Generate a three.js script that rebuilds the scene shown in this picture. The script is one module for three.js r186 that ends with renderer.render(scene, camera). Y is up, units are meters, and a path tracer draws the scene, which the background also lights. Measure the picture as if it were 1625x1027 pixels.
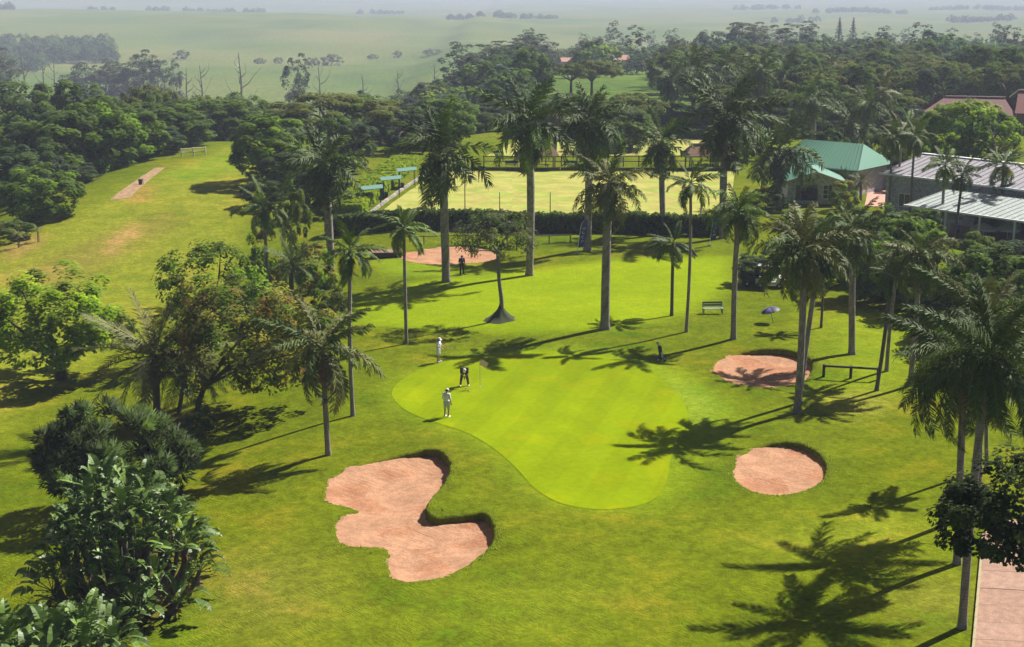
import * as THREE from 'three';
import { createNoise2D } from 'simplex-noise';
import { mergeGeometries } from 'three/addons/utils/BufferGeometryUtils.js';
import { MarchingCubes } from 'three/addons/objects/MarchingCubes.js';
import { Sky } from 'three/addons/objects/Sky.js';

// ------------------------------------------------------------------ camera, sky, sun, exposure
const scene = new THREE.Scene();
const EYE = 24.4, PITCH = 14.074 * Math.PI / 180, FOC = 2128, CX = 812.5, CY = 513.5;
const camera = new THREE.PerspectiveCamera(27.133, 1625 / 1027, 1, 30000);
camera.position.set(0, EYE, 0);
camera.rotation.x = -PITCH;
const SUN = new THREE.Vector3(0.79, 1.02, -0.61).normalize();
const sky = new Sky();
sky.name = 'sky';
sky.scale.setScalar(20000);
Object.assign(sky.material.uniforms.turbidity, { value: 2.5 });
Object.assign(sky.material.uniforms.rayleigh, { value: 0.38 });
Object.assign(sky.material.uniforms.mieCoefficient, { value: 0.002 });
Object.assign(sky.material.uniforms.mieDirectionalG, { value: 0.8 });
sky.material.uniforms.sunPosition.value.copy(SUN);
sky.userData.kind = 'structure';
scene.add(sky);
scene.environmentIntensity = 0.1;
const sun = new THREE.DirectionalLight(new THREE.Color(1, 0.965, 0.9), 5);
sun.name = 'sun';
sun.position.copy(SUN).multiplyScalar(400).add(new THREE.Vector3(0, 0, -110));
sun.target.position.set(0, 0, -110);
sun.castShadow = true;
sun.shadow.radius = 1;
sun.shadow.mapSize.set(4096, 4096);
Object.assign(sun.shadow.camera, { left: -160, right: 160, top: 160, bottom: -160, near: 1, far: 900 });
scene.add(sun, sun.target);
const renderer = new THREE.WebGLRenderer();
renderer.toneMapping = THREE.LinearToneMapping;
renderer.toneMappingExposure = 1.9;
renderer.shadowMap.enabled = true;
scene.fog = new THREE.FogExp2(new THREE.Color(0.78, 0.84, 1), 0.0003);

// ------------------------------------------------------------------ helpers
const V = (x, y, z) => new THREE.Vector3(x, y, z);
function rng(seed) {
  let a = (seed * 2654435761) >>> 0;
  return () => { a = (a + 0x6d2b79f5) | 0; let t = Math.imul(a ^ (a >>> 15), 1 | a); t = (t + Math.imul(t ^ (t >>> 7), 61 | t)) ^ t; return ((t ^ (t >>> 14)) >>> 0) / 4294967296; };
}
const R = rng(7), rr = (a, b, r = R) => a + (b - a) * r();
const noise = createNoise2D(rng(3)), noiseB = createNoise2D(rng(11));
const { smoothstep: SS, lerp, clamp } = THREE.MathUtils;
const C = (r, g, b) => new THREE.Color(r, g, b);
const used = new Map();
const numbered = (n) => { const k = used.get(n) ?? 0; used.set(n, k + 1); return k ? n + '_' + String(k).padStart(3, '0') : n; };
const shade = (o) => { o.castShadow = o.receiveShadow = true; return o; };
function tag(o, label, category, group, kind) {
  Object.assign(o.userData, { label, category });
  if (group) o.userData.group = group;
  if (kind) o.userData.kind = kind;
  return o;
}
function thing(name, label, category, pos, turn = 0, group, kind) {
  const o = new THREE.Group();
  o.name = numbered(name);
  o.position.copy(pos);
  o.rotation.y = turn;
  scene.add(o);
  return tag(o, label, category, group, kind);
}
function part(parent, name, geo, m, label) {
  const o = shade(new THREE.Mesh(geo, m));
  o.name = parent === scene ? numbered(name) : name;
  if (parent !== scene) { const k = parent.children.filter((c) => c.name === name || c.name.startsWith(name + '_')).length; if (k) o.name = name + '_' + String(k).padStart(3, '0'); }
  if (label) o.userData.label = label;
  parent.add(o);
  return o;
}
function structure(name, geo, m) { const o = part(scene, name, geo, m); o.userData.kind = 'structure'; return o; }
const mat = (color, roughness = 0.85, more = {}) => new THREE.MeshStandardMaterial({ color, roughness, ...more });
const box = (w, h, d, x = 0, y = 0, z = 0) => new THREE.BoxGeometry(w, h, d).translate(x, y, z);
const cyl = (r0, r1, h, x = 0, y = 0, z = 0, n = 10) => new THREE.CylinderGeometry(r1, r0, h, n).translate(x, y + h / 2, z);
// a bar between two points
function bar(a, b, r, n = 6) {
  const d = b.clone().sub(a), g = new THREE.CylinderGeometry(r, r, d.length(), n);
  g.applyQuaternion(new THREE.Quaternion().setFromUnitVectors(V(0, 1, 0), d.normalize()));
  return g.translate((a.x + b.x) / 2, (a.y + b.y) / 2, (a.z + b.z) / 2);
}
function plank(a, b, w, h) {
  const d = b.clone().sub(a), g = new THREE.BoxGeometry(d.length(), h, w);
  g.applyQuaternion(new THREE.Quaternion().setFromUnitVectors(V(1, 0, 0), d.normalize()));
  return g.translate((a.x + b.x) / 2, (a.y + b.y) / 2, (a.z + b.z) / 2);
}
// a tapered tube through points
function tube(pts, radii, n = 8) {
  const curve = new THREE.CatmullRomCurve3(pts), S = Math.max(4, pts.length * 4), P = [], N = [], U = [], I = [];
  const fr = curve.computeFrenetFrames(S, false);
  let len = 0, last = null;
  for (let i = 0; i <= S; i++) {
    const p = curve.getPoint(i / S), f = (i / S) * (radii.length - 1), k = Math.min(radii.length - 2, Math.floor(f)), r = lerp(radii[k], radii[k + 1], f - k);
    if (last) len += p.distanceTo(last);
    last = p;
    for (let j = 0; j <= n; j++) {
      const a = (j / n) * Math.PI * 2, d = fr.normals[i].clone().multiplyScalar(Math.cos(a)).addScaledVector(fr.binormals[i], Math.sin(a));
      P.push(p.x + d.x * r, p.y + d.y * r, p.z + d.z * r); N.push(d.x, d.y, d.z); U.push(j / n, len);
    }
  }
  for (let i = 0; i < S; i++) for (let j = 0; j < n; j++) { const a = i * (n + 1) + j, b = a + n + 1; I.push(a, b, a + 1, b, b + 1, a + 1); }
  const v = (i) => V(P[i * 3], P[i * 3 + 1], P[i * 3 + 2]), a0 = v(I[0]);
  if (v(I[1]).sub(a0).cross(v(I[2]).sub(a0)).dot(V(N[0], N[1], N[2])) < 0) for (let i = 0; i < I.length; i += 3) [I[i + 1], I[i + 2]] = [I[i + 2], I[i + 1]];
  const g = new THREE.BufferGeometry();
  g.setAttribute('position', new THREE.Float32BufferAttribute(P, 3)); g.setAttribute('normal', new THREE.Float32BufferAttribute(N, 3)); g.setAttribute('uv', new THREE.Float32BufferAttribute(U, 2));
  g.setIndex(I);
  return g;
}
const merge = (list) => mergeGeometries(list.map((g) => { const q = g.index ? g.toNonIndexed() : g; for (const k of Object.keys(q.attributes)) if (!['position', 'normal', 'uv'].includes(k)) q.deleteAttribute(k); return q; }));
// small grey noise texture for bump, roughness and tint
function noiseTex(size, f, lo = 0.6, hi = 1, srgb = false, stretch = 1) {
  const d = new Uint8Array(size * size * 4), w = (x, y, s) => { // wraps round
    const u = (x / size) * Math.PI * 2, v = (y / size) * Math.PI * 2, k = s / (Math.PI * 2);
    return noise(Math.cos(u) * k + 7.1 * s + Math.sin(v) * k * stretch, Math.sin(u) * k + Math.cos(v) * k * stretch - 3.3 * s);
  };
  for (let y = 0; y < size; y++) for (let x = 0; x < size; x++) {
    const n = w(x, y, f) * 0.5 + w(x, y, f * 2.7) * 0.3 + w(x, y, f * 7.1) * 0.3, v = clamp(lo + (hi - lo) * (0.5 + 0.5 * n), 0, 1) * 255, i = (y * size + x) * 4;
    d[i] = d[i + 1] = d[i + 2] = v; d[i + 3] = 255;
  }
  const t = new THREE.DataTexture(d, size, size);
  t.wrapS = t.wrapT = THREE.RepeatWrapping; t.magFilter = THREE.LinearFilter; if (srgb) t.colorSpace = THREE.SRGBColorSpace;
  t.needsUpdate = true;
  return t;
}
const again = (t, u, v) => { const c = t.clone(); c.repeat.set(u, v); c.needsUpdate = true; return c; };
const grainTex = noiseTex(512, 14, 0.55, 1, true), bumpTex = noiseTex(512, 22, 0, 1);

// ------------------------------------------------------------------ lie of the land
function h0(x, z) {
  const d = -z;
  let h = -2.2 * SS(-x, 9, 30) * (1 - SS(d, 120, 170));                    // falls away left of the green
  h -= 8 * SS(-x, 50, 85) * SS(d, 95, 125);                                // and beyond the left fairway's edge
  const k = SS(x, -0.06 * d - 25, 0.01 * d + 10);
  h -= lerp(16 * SS(d, 216, 300) + 14 * SS(d, 300, 620), 32 * SS(d, 260, 1150), k);
  h += 25 * Math.exp(-(((x + 900) / 620) ** 2) - ((d - 2300) / 700) ** 2) + 12 * Math.exp(-(((x + 300) / 300) ** 2) - ((d - 2000) / 350) ** 2);
  h += 85 * Math.exp(-(((x + 1900) / 900) ** 2) - ((d - 5200) / 800) ** 2) + 40 * Math.exp(-(((x - 400) / 1500) ** 2) - ((d - 7500) / 900) ** 2) + 60 * Math.exp(-(((x - 2900) / 900) ** 2) - ((d - 7000) / 900) ** 2);
  h += noise(x / 28, z / 28) * 0.22 * (1 - SS(d, 140, 150) * SS(190, d, d + 1)) + noise(x / 9, z / 9 + 40) * 0.05;
  if (d > 400) h += noise(x / 260, z / 260) * 4 * SS(d, 400, 1500);
  return h;
}
const CP = Math.cos(PITCH), SP = Math.sin(PITCH);
const ray = (px, py) => { const x = (px - CX) / FOC, y = -(py - CY) / FOC; return V(x, y * CP - SP, -y * SP - CP).normalize(); };
let ground = h0;
// where the sight line of a place in the photograph meets the ground
function on(px, py, hf = ground) {
  const d = ray(px, py);
  let t = 20, last = 20;
  for (; t < 9000; last = t, t += 0.5 + t * 0.004) if (EYE + d.y * t < hf(d.x * t, d.z * t)) break;
  for (let i = 0, a = last, b = t; i < 30; i++) { t = (a + b) / 2; if (EYE + d.y * t < hf(d.x * t, d.z * t)) b = t; else a = t; }
  return V(d.x * t, hf(d.x * t, d.z * t), d.z * t);
}
// the point of a sight line at the depth of b
function above(b, px, py) { const d = ray(px, py), t = b.z / d.z; return V(d.x * t, EYE + d.y * t, b.z); }
const perMetre = (b) => FOC / (-b.z * CP + (EYE - b.y) * SP);
const far = (px, d) => { const x = ((px - CX) / FOC) * (d * CP + 6); return V(x, ground(x, -d), -d); };

// closed smooth outlines, traced in the photograph and laid on the ground
function outline(px, n = 160) {
  const c = new THREE.CatmullRomCurve3(px.map(([x, y]) => on(x, y, h0)), true, 'centripetal');
  return c.getSpacedPoints(n).slice(0, n).map((p) => [p.x, p.z]);
}
// signed distance to an outline (negative inside) and the nearest point's number on it
function sdf(poly, x, z) {
  let best = 1e9, at = 0, inside = false;
  for (let i = 0, j = poly.length - 1; i < poly.length; j = i++) {
    const [ax, az] = poly[j], [bx, bz] = poly[i], ex = bx - ax, ez = bz - az, t = clamp(((x - ax) * ex + (z - az) * ez) / (ex * ex + ez * ez), 0, 1), dx = x - ax - ex * t, dz = z - az - ez * t, q = dx * dx + dz * dz;
    if (q < best) { best = q; at = j + t; }
    if (az > z !== bz > z && x < ((bx - ax) * (z - az)) / (bz - az) + ax) inside = !inside;
  }
  return [inside ? -Math.sqrt(best) : Math.sqrt(best), at];
}
const bunkers = [
  { px: [[518, 775], [530, 757], [560, 740], [600, 730], [650, 723], [690, 723], [711, 737], [715, 758], [706, 776], [690, 795], [680, 812], [686, 828], [705, 828], [740, 823], [766, 822], [781, 838], [786, 856], [778, 870], [758, 885], [720, 905], [680, 917], [645, 919], [622, 908], [614, 894], [619, 880], [610, 867], [588, 865], [560, 865], [540, 858], [532, 842], [535, 828], [550, 820], [568, 811], [555, 803], [530, 798], [519, 788]], lip: 0.64, low: 0.08,
    label: 'large three-lobed sand bunker in front of the putting green' },
  { px: [[1164, 745], [1172, 727], [1195, 712], [1230, 706], [1268, 710], [1298, 724], [1312, 742], [1308, 760], [1290, 772], [1255, 782], [1220, 783], [1190, 775], [1170, 762]], lip: 0.42, low: 0.08,
    label: 'round sunlit sand bunker right of the putting green' },
  { px: [[1132, 583], [1140, 570], [1165, 562], [1200, 560], [1240, 562], [1275, 570], [1290, 585], [1280, 600], [1250, 610], [1210, 613], [1175, 608], [1145, 598]], lip: 0.55, low: 0.08,
    label: 'sand bunker mostly in palm shade behind the green at right' },
  { px: [[634, 407], [660, 397], [700, 391], [745, 390], [780, 397], [795, 406], [780, 413], [745, 417], [695, 419], [655, 415]], lip: 0.3, low: 0.1,
    label: 'wide pinkish sand bunker below the bowling green hedge' },
];
for (const b of bunkers) {
  b.poly = outline(b.px, 180);
  b.c = b.poly.reduce((s, p) => [s[0] + p[0] / 180, s[1] + p[1] / 180], [0, 0]);
  b.r = Math.max(...b.poly.map((p) => Math.hypot(p[0] - b.c[0], p[1] - b.c[1])));
  b.level = h0(...b.c) - 0.2;
  b.lvl = (x, z) => lerp(b.level, h0(x, z) - 0.2, 0.85);
  const lip = b.poly.map((p, i) => {
    const q = b.poly[(i + 2) % 180], o = b.poly[(i + 178) % 180], l = Math.hypot(q[0] - o[0], q[1] - o[1]) || 1;
    let nx = (q[1] - o[1]) / l, nz = -(q[0] - o[0]) / l;
    if (sdf(b.poly, p[0] + nx * 0.3, p[1] + nz * 0.3)[0] < 0) { nx = -nx; nz = -nz; }
    b.n ??= []; b.n.push([nx, nz]);
    return lerp(b.low, b.lip, SS(nx * 0.76 - nz * 0.65, 0.1, 0.9));
  });
  b.rim = lip.map((_, i) => { let s = 0; for (let k = -6; k <= 6; k++) s += lip[(i + k + 180) % 180]; return s / 13; });
}
ground = (x, z) => {
  let h = h0(x, z);
  for (const b of bunkers) {
    if (Math.hypot(x - b.c[0], z - b.c[1]) > b.r + 11) continue;
    const [d, i] = sdf(b.poly, x, z), k = Math.floor(i) % 180, rim = lerp(b.rim[k], b.rim[(k + 1) % 180], i - Math.floor(i));
    const top = b.lvl(x, z) + rim, w = Math.exp(-((Math.max(d, 0) / 4.2) ** 2));
    h = lerp(h, Math.max(h * 0.35 + top * 0.65, top), w);
    b.last = d;
    if (d < 0.45) h -= 1.6 * SS(0.45 - d, 0, 0.5);
  }
  return h;
};
// ------------------------------------------------------------------ turf
const greenPoly = outline([[622, 622], [640, 602], [680, 582], [740, 567], [820, 558], [900, 558], [980, 570], [1030, 588], [1062, 612], [1088, 645], [1090, 672], [1074, 700], [1064, 730], [1060, 755], [1048, 782], [1030, 797], [1000, 806], [940, 811], [890, 803], [850, 780], [820, 750], [780, 718], [740, 692], [690, 672], [650, 655], [630, 640]], 200);
const NX0 = -130, NX1 = 130, NZ0 = -240, NZ1 = -20, TS = 2048;
function lawnTexture() {
  const cv = document.createElement('canvas'); cv.width = cv.height = TS;
  const g = cv.getContext('2d'), X = (x) => ((x - NX0) / (NX1 - NX0)) * TS, Z = (z) => ((z - NZ0) / (NZ1 - NZ0)) * TS;
  const fill = (pts, color, blur) => { g.filter = blur ? 'blur(' + blur + 'px)' : 'none'; g.fillStyle = color; g.beginPath(); pts.forEach(([x, z], i) => (i ? g.lineTo(X(x), Z(z)) : g.moveTo(X(x), Z(z)))); g.closePath(); g.fill(); g.filter = 'none'; };
  const px = (list) => list.map(([a, b]) => { const p = on(a, b, h0); return [p.x, p.z]; });
  g.fillStyle = 'rgb(94,105,12)'; g.fillRect(0, 0, TS, TS);
  // left fairway, paler and drier
  fill(px([[-200, 520], [0, 400], [200, 300], [380, 226], [420, 232], [395, 330], [380, 420], [250, 520], [100, 600], [-100, 760]]), 'rgb(120,125,32)', 14);
  fill(px([[0, 440], [100, 400], [260, 330], [300, 345], [200, 400], [60, 470]]), 'rgb(122,116,44)', 12);
  fill(px([[165, 400], [178, 375], [215, 350], [222, 362], [190, 395], [180, 412]]), 'rgb(150,126,68)', 5);
  fill(px([[205, 300], [250, 292], [235, 318], [205, 325]]), 'rgb(140,118,52)', 6);
  fill(px([[0, 395], [50, 370], [75, 370], [70, 390], [10, 420]]), 'rgb(136,118,56)', 6);
  fill(px([[260, 275], [385, 235], [385, 265], [300, 290]]), 'rgb(112,128,26)', 8);
  // short fairway behind the green
  fill(px([[540, 480], [640, 450], [800, 432], [1000, 408], [1160, 405], [1165, 455], [1080, 500], [960, 525], [820, 530], [640, 520], [560, 515]]), 'rgb(124,142,10)', 8);
  fill(px([[560, 400], [800, 425], [780, 440], [620, 440]]), 'rgb(112,130,20)', 8);
  // the apron of the green
  fill(px([[610, 622], [640, 594], [740, 556], [900, 548], [1000, 556], [1090, 588], [1150, 632], [1178, 660], [1150, 700], [1112, 730], [1090, 780], [1050, 808], [940, 818], [880, 808], [840, 780], [770, 718], [690, 680], [640, 660]]), 'rgb(112,130,16)', 7);
  fill(px([[1040, 590], [1100, 612], [1140, 640], [1130, 670], [1092, 690], [1095, 650], [1070, 615]]), 'rgb(124,142,40)', 6);
  // right side lawns and worn ground
  fill(px([[1300, 500], [1440, 490], [1480, 560], [1420, 640], [1320, 640]]), 'rgb(116,130,20)', 12);
  fill(px([[1290, 630], [1390, 615], [1420, 650], [1330, 670]]), 'rgb(128,128,44)', 8);
  fill(px([[1440, 940], [1500, 900], [1540, 930], [1500, 1000], [1420, 1000]]), 'rgb(132,126,56)', 12);
  fill(px([[1190, 860], [1400, 800], [1480, 820], [1440, 880], [1240, 900]]), 'rgb(120,130,30)', 14);
  fill(px([[300, 900], [480, 850], [520, 940], [480, 1027], [280, 1027]]), 'rgb(112,112,40)', 20);
  fill(px([[640, 950], [900, 900], [1040, 920], [900, 1027], [640, 1027]]), 'rgb(112,124,26)', 24);
  fill(px([[240, 960], [300, 930], [310, 1027], [240, 1027]]), 'rgb(92,132,4)', 10);
  // trodden earth under the big left shrubs and the tree with the root mound
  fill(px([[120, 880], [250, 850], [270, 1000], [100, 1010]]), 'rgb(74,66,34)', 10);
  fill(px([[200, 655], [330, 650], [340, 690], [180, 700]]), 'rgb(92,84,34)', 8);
  const im = g.getImageData(0, 0, TS, TS), d = im.data, wx = (NX1 - NX0) / TS, wz = (NZ1 - NZ0) / TS, gr = rng(21);
  const smooth = new Uint8Array(TS * TS);
  for (let y = 0; y < TS; y++) {
    const z = NZ0 + (y + 0.5) * wz;
    for (let x = 0; x < TS; x++) {
      const u = NX0 + (x + 0.5) * wx, i = (y * TS + x) * 4;
      const short = clamp((d[i + 1] - d[i + 2] - 92) / 34, 0, 1) ;          // mown shorter where greener
      const a = 1 - 0.6 * short;
      const n1 = noise(u / 17, z / 17), n2 = noiseB(u / 4.5, z / 3.5), n3 = noise(u / 1.1 + 90, z / 1.1), n4 = noiseB(u * 2.6, z * 2.6), g4 = gr() - 0.5;
      const dry = clamp((n1 * 0.6 + n2 * 0.4 + n3 * 0.2 - 0.25) * 1.0, 0, 1) * a, lush = clamp((-n1 * 0.5 - n2 * 0.4 + n3 * 0.2 - 0.3) * 1.2, 0, 1) * a;
      const v = 1 + a * (0.06 * n2 + 0.08 * n3 + 0.1 * n4 + 0.16 * g4) + 0.03 * n1;
      let r = d[i], gg = d[i + 1], b = d[i + 2];
      r = lerp(r, r * 1.16 + 6, dry); gg = lerp(gg, gg * 0.97, dry); b = lerp(b, b * 1.35 + 8, dry);
      r = lerp(r, r * 0.78, lush); gg = lerp(gg, gg * 0.98, lush); b = lerp(b, b * 0.5, lush);
      d[i] = clamp(r * v, 0, 255); d[i + 1] = clamp(gg * v, 0, 255); d[i + 2] = clamp(b * v, 0, 255);
    }
  }
  const t = new THREE.DataTexture(new Uint8Array(d.buffer, d.byteOffset, d.length), TS, TS);
  t.colorSpace = THREE.SRGBColorSpace; t.magFilter = THREE.LinearFilter; t.needsUpdate = true;
  return t;
}
const lawnMap = lawnTexture();
const lawnUV = (x, z) => [(x - NX0) / (NX1 - NX0), (z - NZ0) / (NZ1 - NZ0)];
const turf = (o) => new THREE.MeshPhysicalMaterial({ roughness: 0.95, specularIntensity: 0.03, ...o });
const lawnMat = turf({ map: lawnMap, roughness: 0.95, bumpMap: again(bumpTex, 70, 60), bumpScale: 0.05 });
function steps(...spans) { const out = [spans[0][0]]; for (const [a, b, s] of spans) { const n = Math.round((b - a) / s); for (let i = 1; i <= n; i++) out.push(a + ((b - a) * i) / n); } return out; }
function sheet(xs, zs, hf, uvf, skip, colorf) {
  const P = [], U = [], I = [], K = [], nx = xs.length;
  for (const z of zs) for (const x of xs) { P.push(x, hf(x, z), z); if (uvf) U.push(...uvf(x, z)); if (colorf) K.push(...colorf(x, z)); }
  for (let j = 0; j < zs.length - 1; j++) for (let i = 0; i < nx - 1; i++) {
    if (skip && skip(xs[i], xs[i + 1], zs[j], zs[j + 1])) continue;
    const a = j * nx + i; I.push(a, a + nx, a + 1, a + 1, a + nx, a + nx + 1);
  }
  const g = new THREE.BufferGeometry();
  g.setAttribute('position', new THREE.Float32BufferAttribute(P, 3));
  if (uvf) g.setAttribute('uv', new THREE.Float32BufferAttribute(U, 2));
  if (colorf) g.setAttribute('color', new THREE.Float32BufferAttribute(K, 3));
  g.setIndex(I); g.computeVertexNormals();
  return g;
}
const nearX = steps([-130, -60, 3.5], [-60, -24, 1.5], [-24, -12, 0.6], [-12, 4, 0.28], [4, 12, 0.6], [12, 24, 0.32], [24, 60, 1.5], [60, 130, 3.5]);
const nearZ = steps([-240, -140, 2.5], [-140, -93, 1], [-93, -76, 0.45], [-76, -48, 0.28], [-48, -40, 0.6], [-40, -20, 2]);
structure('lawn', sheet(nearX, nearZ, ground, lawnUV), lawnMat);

// the countryside to the horizon
const fieldMat = turf({ vertexColors: true, roughness: 1, map: again(grainTex, 1, 1) });
const farX = [-9000, -7000, -5500, -4400, -3600, -3000, -2500, ...steps([-2100, -700, 70], [-700, -130, 19]), ...steps([-130, 130, 10]).slice(1), ...steps([130, 700, 19], [700, 2100, 70]).slice(1), 2500, 3000, 3600, 4400, 5500, 7000, 9000];
const farZ = [...[-16000, -13000, -11000, -9500, -8400], ...steps([-7600, -3000, 200], [-3000, -1200, 60], [-1200, -240, 12], [-240, -20, 20], [-20, 60, 20])];
structure('countryside', sheet(farX, farZ, (x, z) => (x >= NX0 && x <= NX1 && z >= NZ0 && z <= NZ1 ? ground(x, z) : h0(x, z)), (x, z) => [x / 60, z / 60], (x0, x1, z0, z1) => x0 > NX0 - 1 && x1 < NX1 + 1 && z0 > NZ0 - 1 && z1 < NZ1 + 1, (x, z) => {
  const d = -z, n = noise(x / 230, z / 420), m = noiseB(x / 60, z / 90), f = noise(x / 900 + 5, z / 500);
  const strip = noiseB(Math.floor(x / 170 + 0.3 * Math.sin(d / 300)) * 3.7, Math.floor(d / 210 + x / 900) * 5.3);
  const c = C(0.16, 0.25, 0.04), dry = C(0.3, 0.3, 0.09), dark = C(0.09, 0.17, 0.04);
  c.lerp(dry, clamp(0.35 + 0.4 * f + 0.25 * n + 0.15 * m + 0.35 * strip, 0, 1) * SS(d, 300, 900)).lerp(dark, clamp(m * 0.5 - n * 0.4, 0, 0.6));
  return [c.r, c.g, c.b];
}), fieldMat);

// sheets on the turf: a fan of rings from the middle of an outline
function ringSheet(poly, lift, uvf, rings = 34, hf = ground, mid) {
  const n = poly.length, c = mid ?? poly.reduce((s, p) => [s[0] + p[0] / n, s[1] + p[1] / n], [0, 0]), P = [], U = [], I = [];
  for (let k = 0; k <= rings; k++) for (let i = 0; i < n; i++) { const f = k / rings, x = lerp(c[0], poly[i][0], f), z = lerp(c[1], poly[i][1], f); P.push(x, hf(x, z) + lift, z); U.push(...uvf(x, z)); }
  for (let k = 0; k < rings; k++) for (let i = 0; i < n; i++) { const a = k * n + i, b = k * n + (i + 1) % n; I.push(a, b, a + n, b, b + n, a + n); }
  const g = new THREE.BufferGeometry();
  g.setAttribute('position', new THREE.Float32BufferAttribute(P, 3)); g.setAttribute('uv', new THREE.Float32BufferAttribute(U, 2)); g.setIndex(I); g.computeVertexNormals();
  if (g.attributes.normal.getY(n * 3) < 0) { for (let i = 0; i < I.length; i += 3) [I[i + 1], I[i + 2]] = [I[i + 2], I[i + 1]]; g.setIndex(I); g.computeVertexNormals(); }
  return g;
}
function tintTex(size, base, f) { // small world-size colour texture
  const d = new Uint8Array(size * size * 4), q = rng(size + base[0]);
  for (let y = 0; y < size; y++) for (let x = 0; x < size; x++) {
    const v = f(x / size, y / size, q), i = (y * size + x) * 4;
    for (let c = 0; c < 3; c++) d[i + c] = clamp(base[c] * (Array.isArray(v) ? v[c] : v), 0, 255);
    d[i + 3] = 255;
  }
  const t = new THREE.DataTexture(d, size, size); t.colorSpace = THREE.SRGBColorSpace; t.magFilter = THREE.LinearFilter; t.wrapS = t.wrapT = THREE.RepeatWrapping; t.needsUpdate = true;
  return t;
}
const greenTex = tintTex(1024, [117, 134, 0], (u, v, q) => { const band = 0.018 * Math.sign(Math.sin((u * 0.96 + v * 0.28) * 40 / 1.6 * 3.1416)), w = clamp(noiseB(u * 5 + 2, v * 5) * noise(u * 11, v * 11) * 0.5, 0, 0.14), n = 0.04 * noise(u * 3, v * 3) + 0.035 * noiseB(u * 14, v * 9) + 0.03 * noise(u * 60, v * 60) + 0.09 * (q() - 0.5) + band; return [1 + n + w * 0.5, 1 + n + w * 0.1, 1 + n + w * 8]; });
tag(structure('putting_green', ringSheet(greenPoly, 0.02, (x, z) => [(x + 12) / 40, (z + 95) / 40]), turf({ map: greenTex, roughness: 0.9, bumpMap: again(bumpTex, 20, 20), bumpScale: 0.008 })), 'smooth bright yellow-green putting green with three golfers on it', 'putting green');

// sand bunkers: a bed of sand, a turf rim that curls over it
const sandTex = tintTex(1024, [166, 126, 98], (u, v, q) => { const n = 0.05 * noise(u * 6, v * 6) + 0.05 * noiseB(u * 22, v * 22) + 0.06 * noise(u * 70, v * 70) + 0.1 * (q() - 0.5), w = SS(noiseB(u * 3.1 + 9, v * 3.7) + 0.25 * noise(u * 17, v * 17), 0.15, 0.5) * 0.25; return [1 + n - w * 0.15, 1 + n - w * 0.35, 1 + n - w * 0.45]; });
const sandMat = turf({ map: sandTex, roughness: 1, bumpMap: again(bumpTex, 1.3, 1.3), bumpScale: 0.035 });
for (const b of bunkers) {
  const t = thing('sand_bunker', b.label, 'sand bunker', V(0, 0, 0));
  const bed = (x, z) => { const d = -sdf(b.poly, x, z)[0]; return b.lvl(x, z) + 0.12 * Math.exp(-Math.max(d, 0) / 0.7) + noise(x / 2.3, z / 2.3) * 0.05 + noiseB(x / 0.7, z / 0.7) * 0.018; };
  const xs = [], zs = [], lo = [b.c[0] - b.r - 0.5, b.c[1] - b.r - 0.5], N = Math.ceil((2 * b.r + 1) / 0.22);
  for (let i = 0; i <= N; i++) { xs.push(lo[0] + i * 0.22); zs.push(lo[1] + i * 0.22); }
  part(t, 'sand', sheet(xs, zs, bed, (x, z) => [x / 14, z / 14], (x0, x1, z0, z1) => sdf(b.poly, (x0 + x1) / 2, (z0 + z1) / 2)[0] > 0.16), sandMat);
  // rim of turf
  const P = [], U = [], I = [], K = 11, n = b.poly.length;
  const prof = [[-0.02, -0.9], [-0.05, -0.55], [-0.07, -0.3], [-0.08, -0.12], [-0.04, -0.03], [0.05, 0], [0.2, 0], [0.5, 0], [0.9, 0], [1.4, 0], [1.9, -0.02]];
  b.poly.forEach(([x, z], i) => {
    const [nx, nz] = b.n[i], wob = 0.05 * noise(i * 0.7, b.c[0]) + 0.05 * noiseB(i * 0.23, b.c[1]);
    prof.forEach(([o, dy], k) => {
      const ox = x + nx * (o + (k < 6 ? wob : wob * 0.4)), oz = z + nz * (o + (k < 6 ? wob : wob * 0.4));
      // the lawn's own height a little outside, so rim and lawn meet
      const out = Math.max(o, 0.55), gx = x + nx * out, gz = z + nz * out, gy = ground(gx, gz);
      const top = o < 0.55 ? Math.max(gy, b.lvl(x, z) + b.rim[i]) : ground(ox, oz);
      P.push(ox, k < 5 ? Math.max(top + dy, b.lvl(x, z) - 0.3) : top + 0.015 * (o < 1.8) - 0.03 * (o > 1.8), oz); U.push(...lawnUV(ox + (k < 5 ? (5 - k) * nx * 0.2 : 0), oz));
    });
  });
  for (let i = 0; i < n; i++) for (let k = 0; k < K - 1; k++) { const a = i * K + k, c = ((i + 1) % n) * K + k; I.push(a, a + 1, c, c, a + 1, c + 1); }
  const g = new THREE.BufferGeometry();
  g.setAttribute('position', new THREE.Float32BufferAttribute(P, 3)); g.setAttribute('uv', new THREE.Float32BufferAttribute(U, 2)); g.setIndex(I); g.computeVertexNormals();
  if (g.attributes.normal.getY(8) < 0) { for (let i = 0; i < I.length; i += 3) [I[i + 1], I[i + 2]] = [I[i + 2], I[i + 1]]; g.setIndex(I); g.computeVertexNormals(); }
  part(t, 'turf_rim', g, lawnMat);
}
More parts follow.
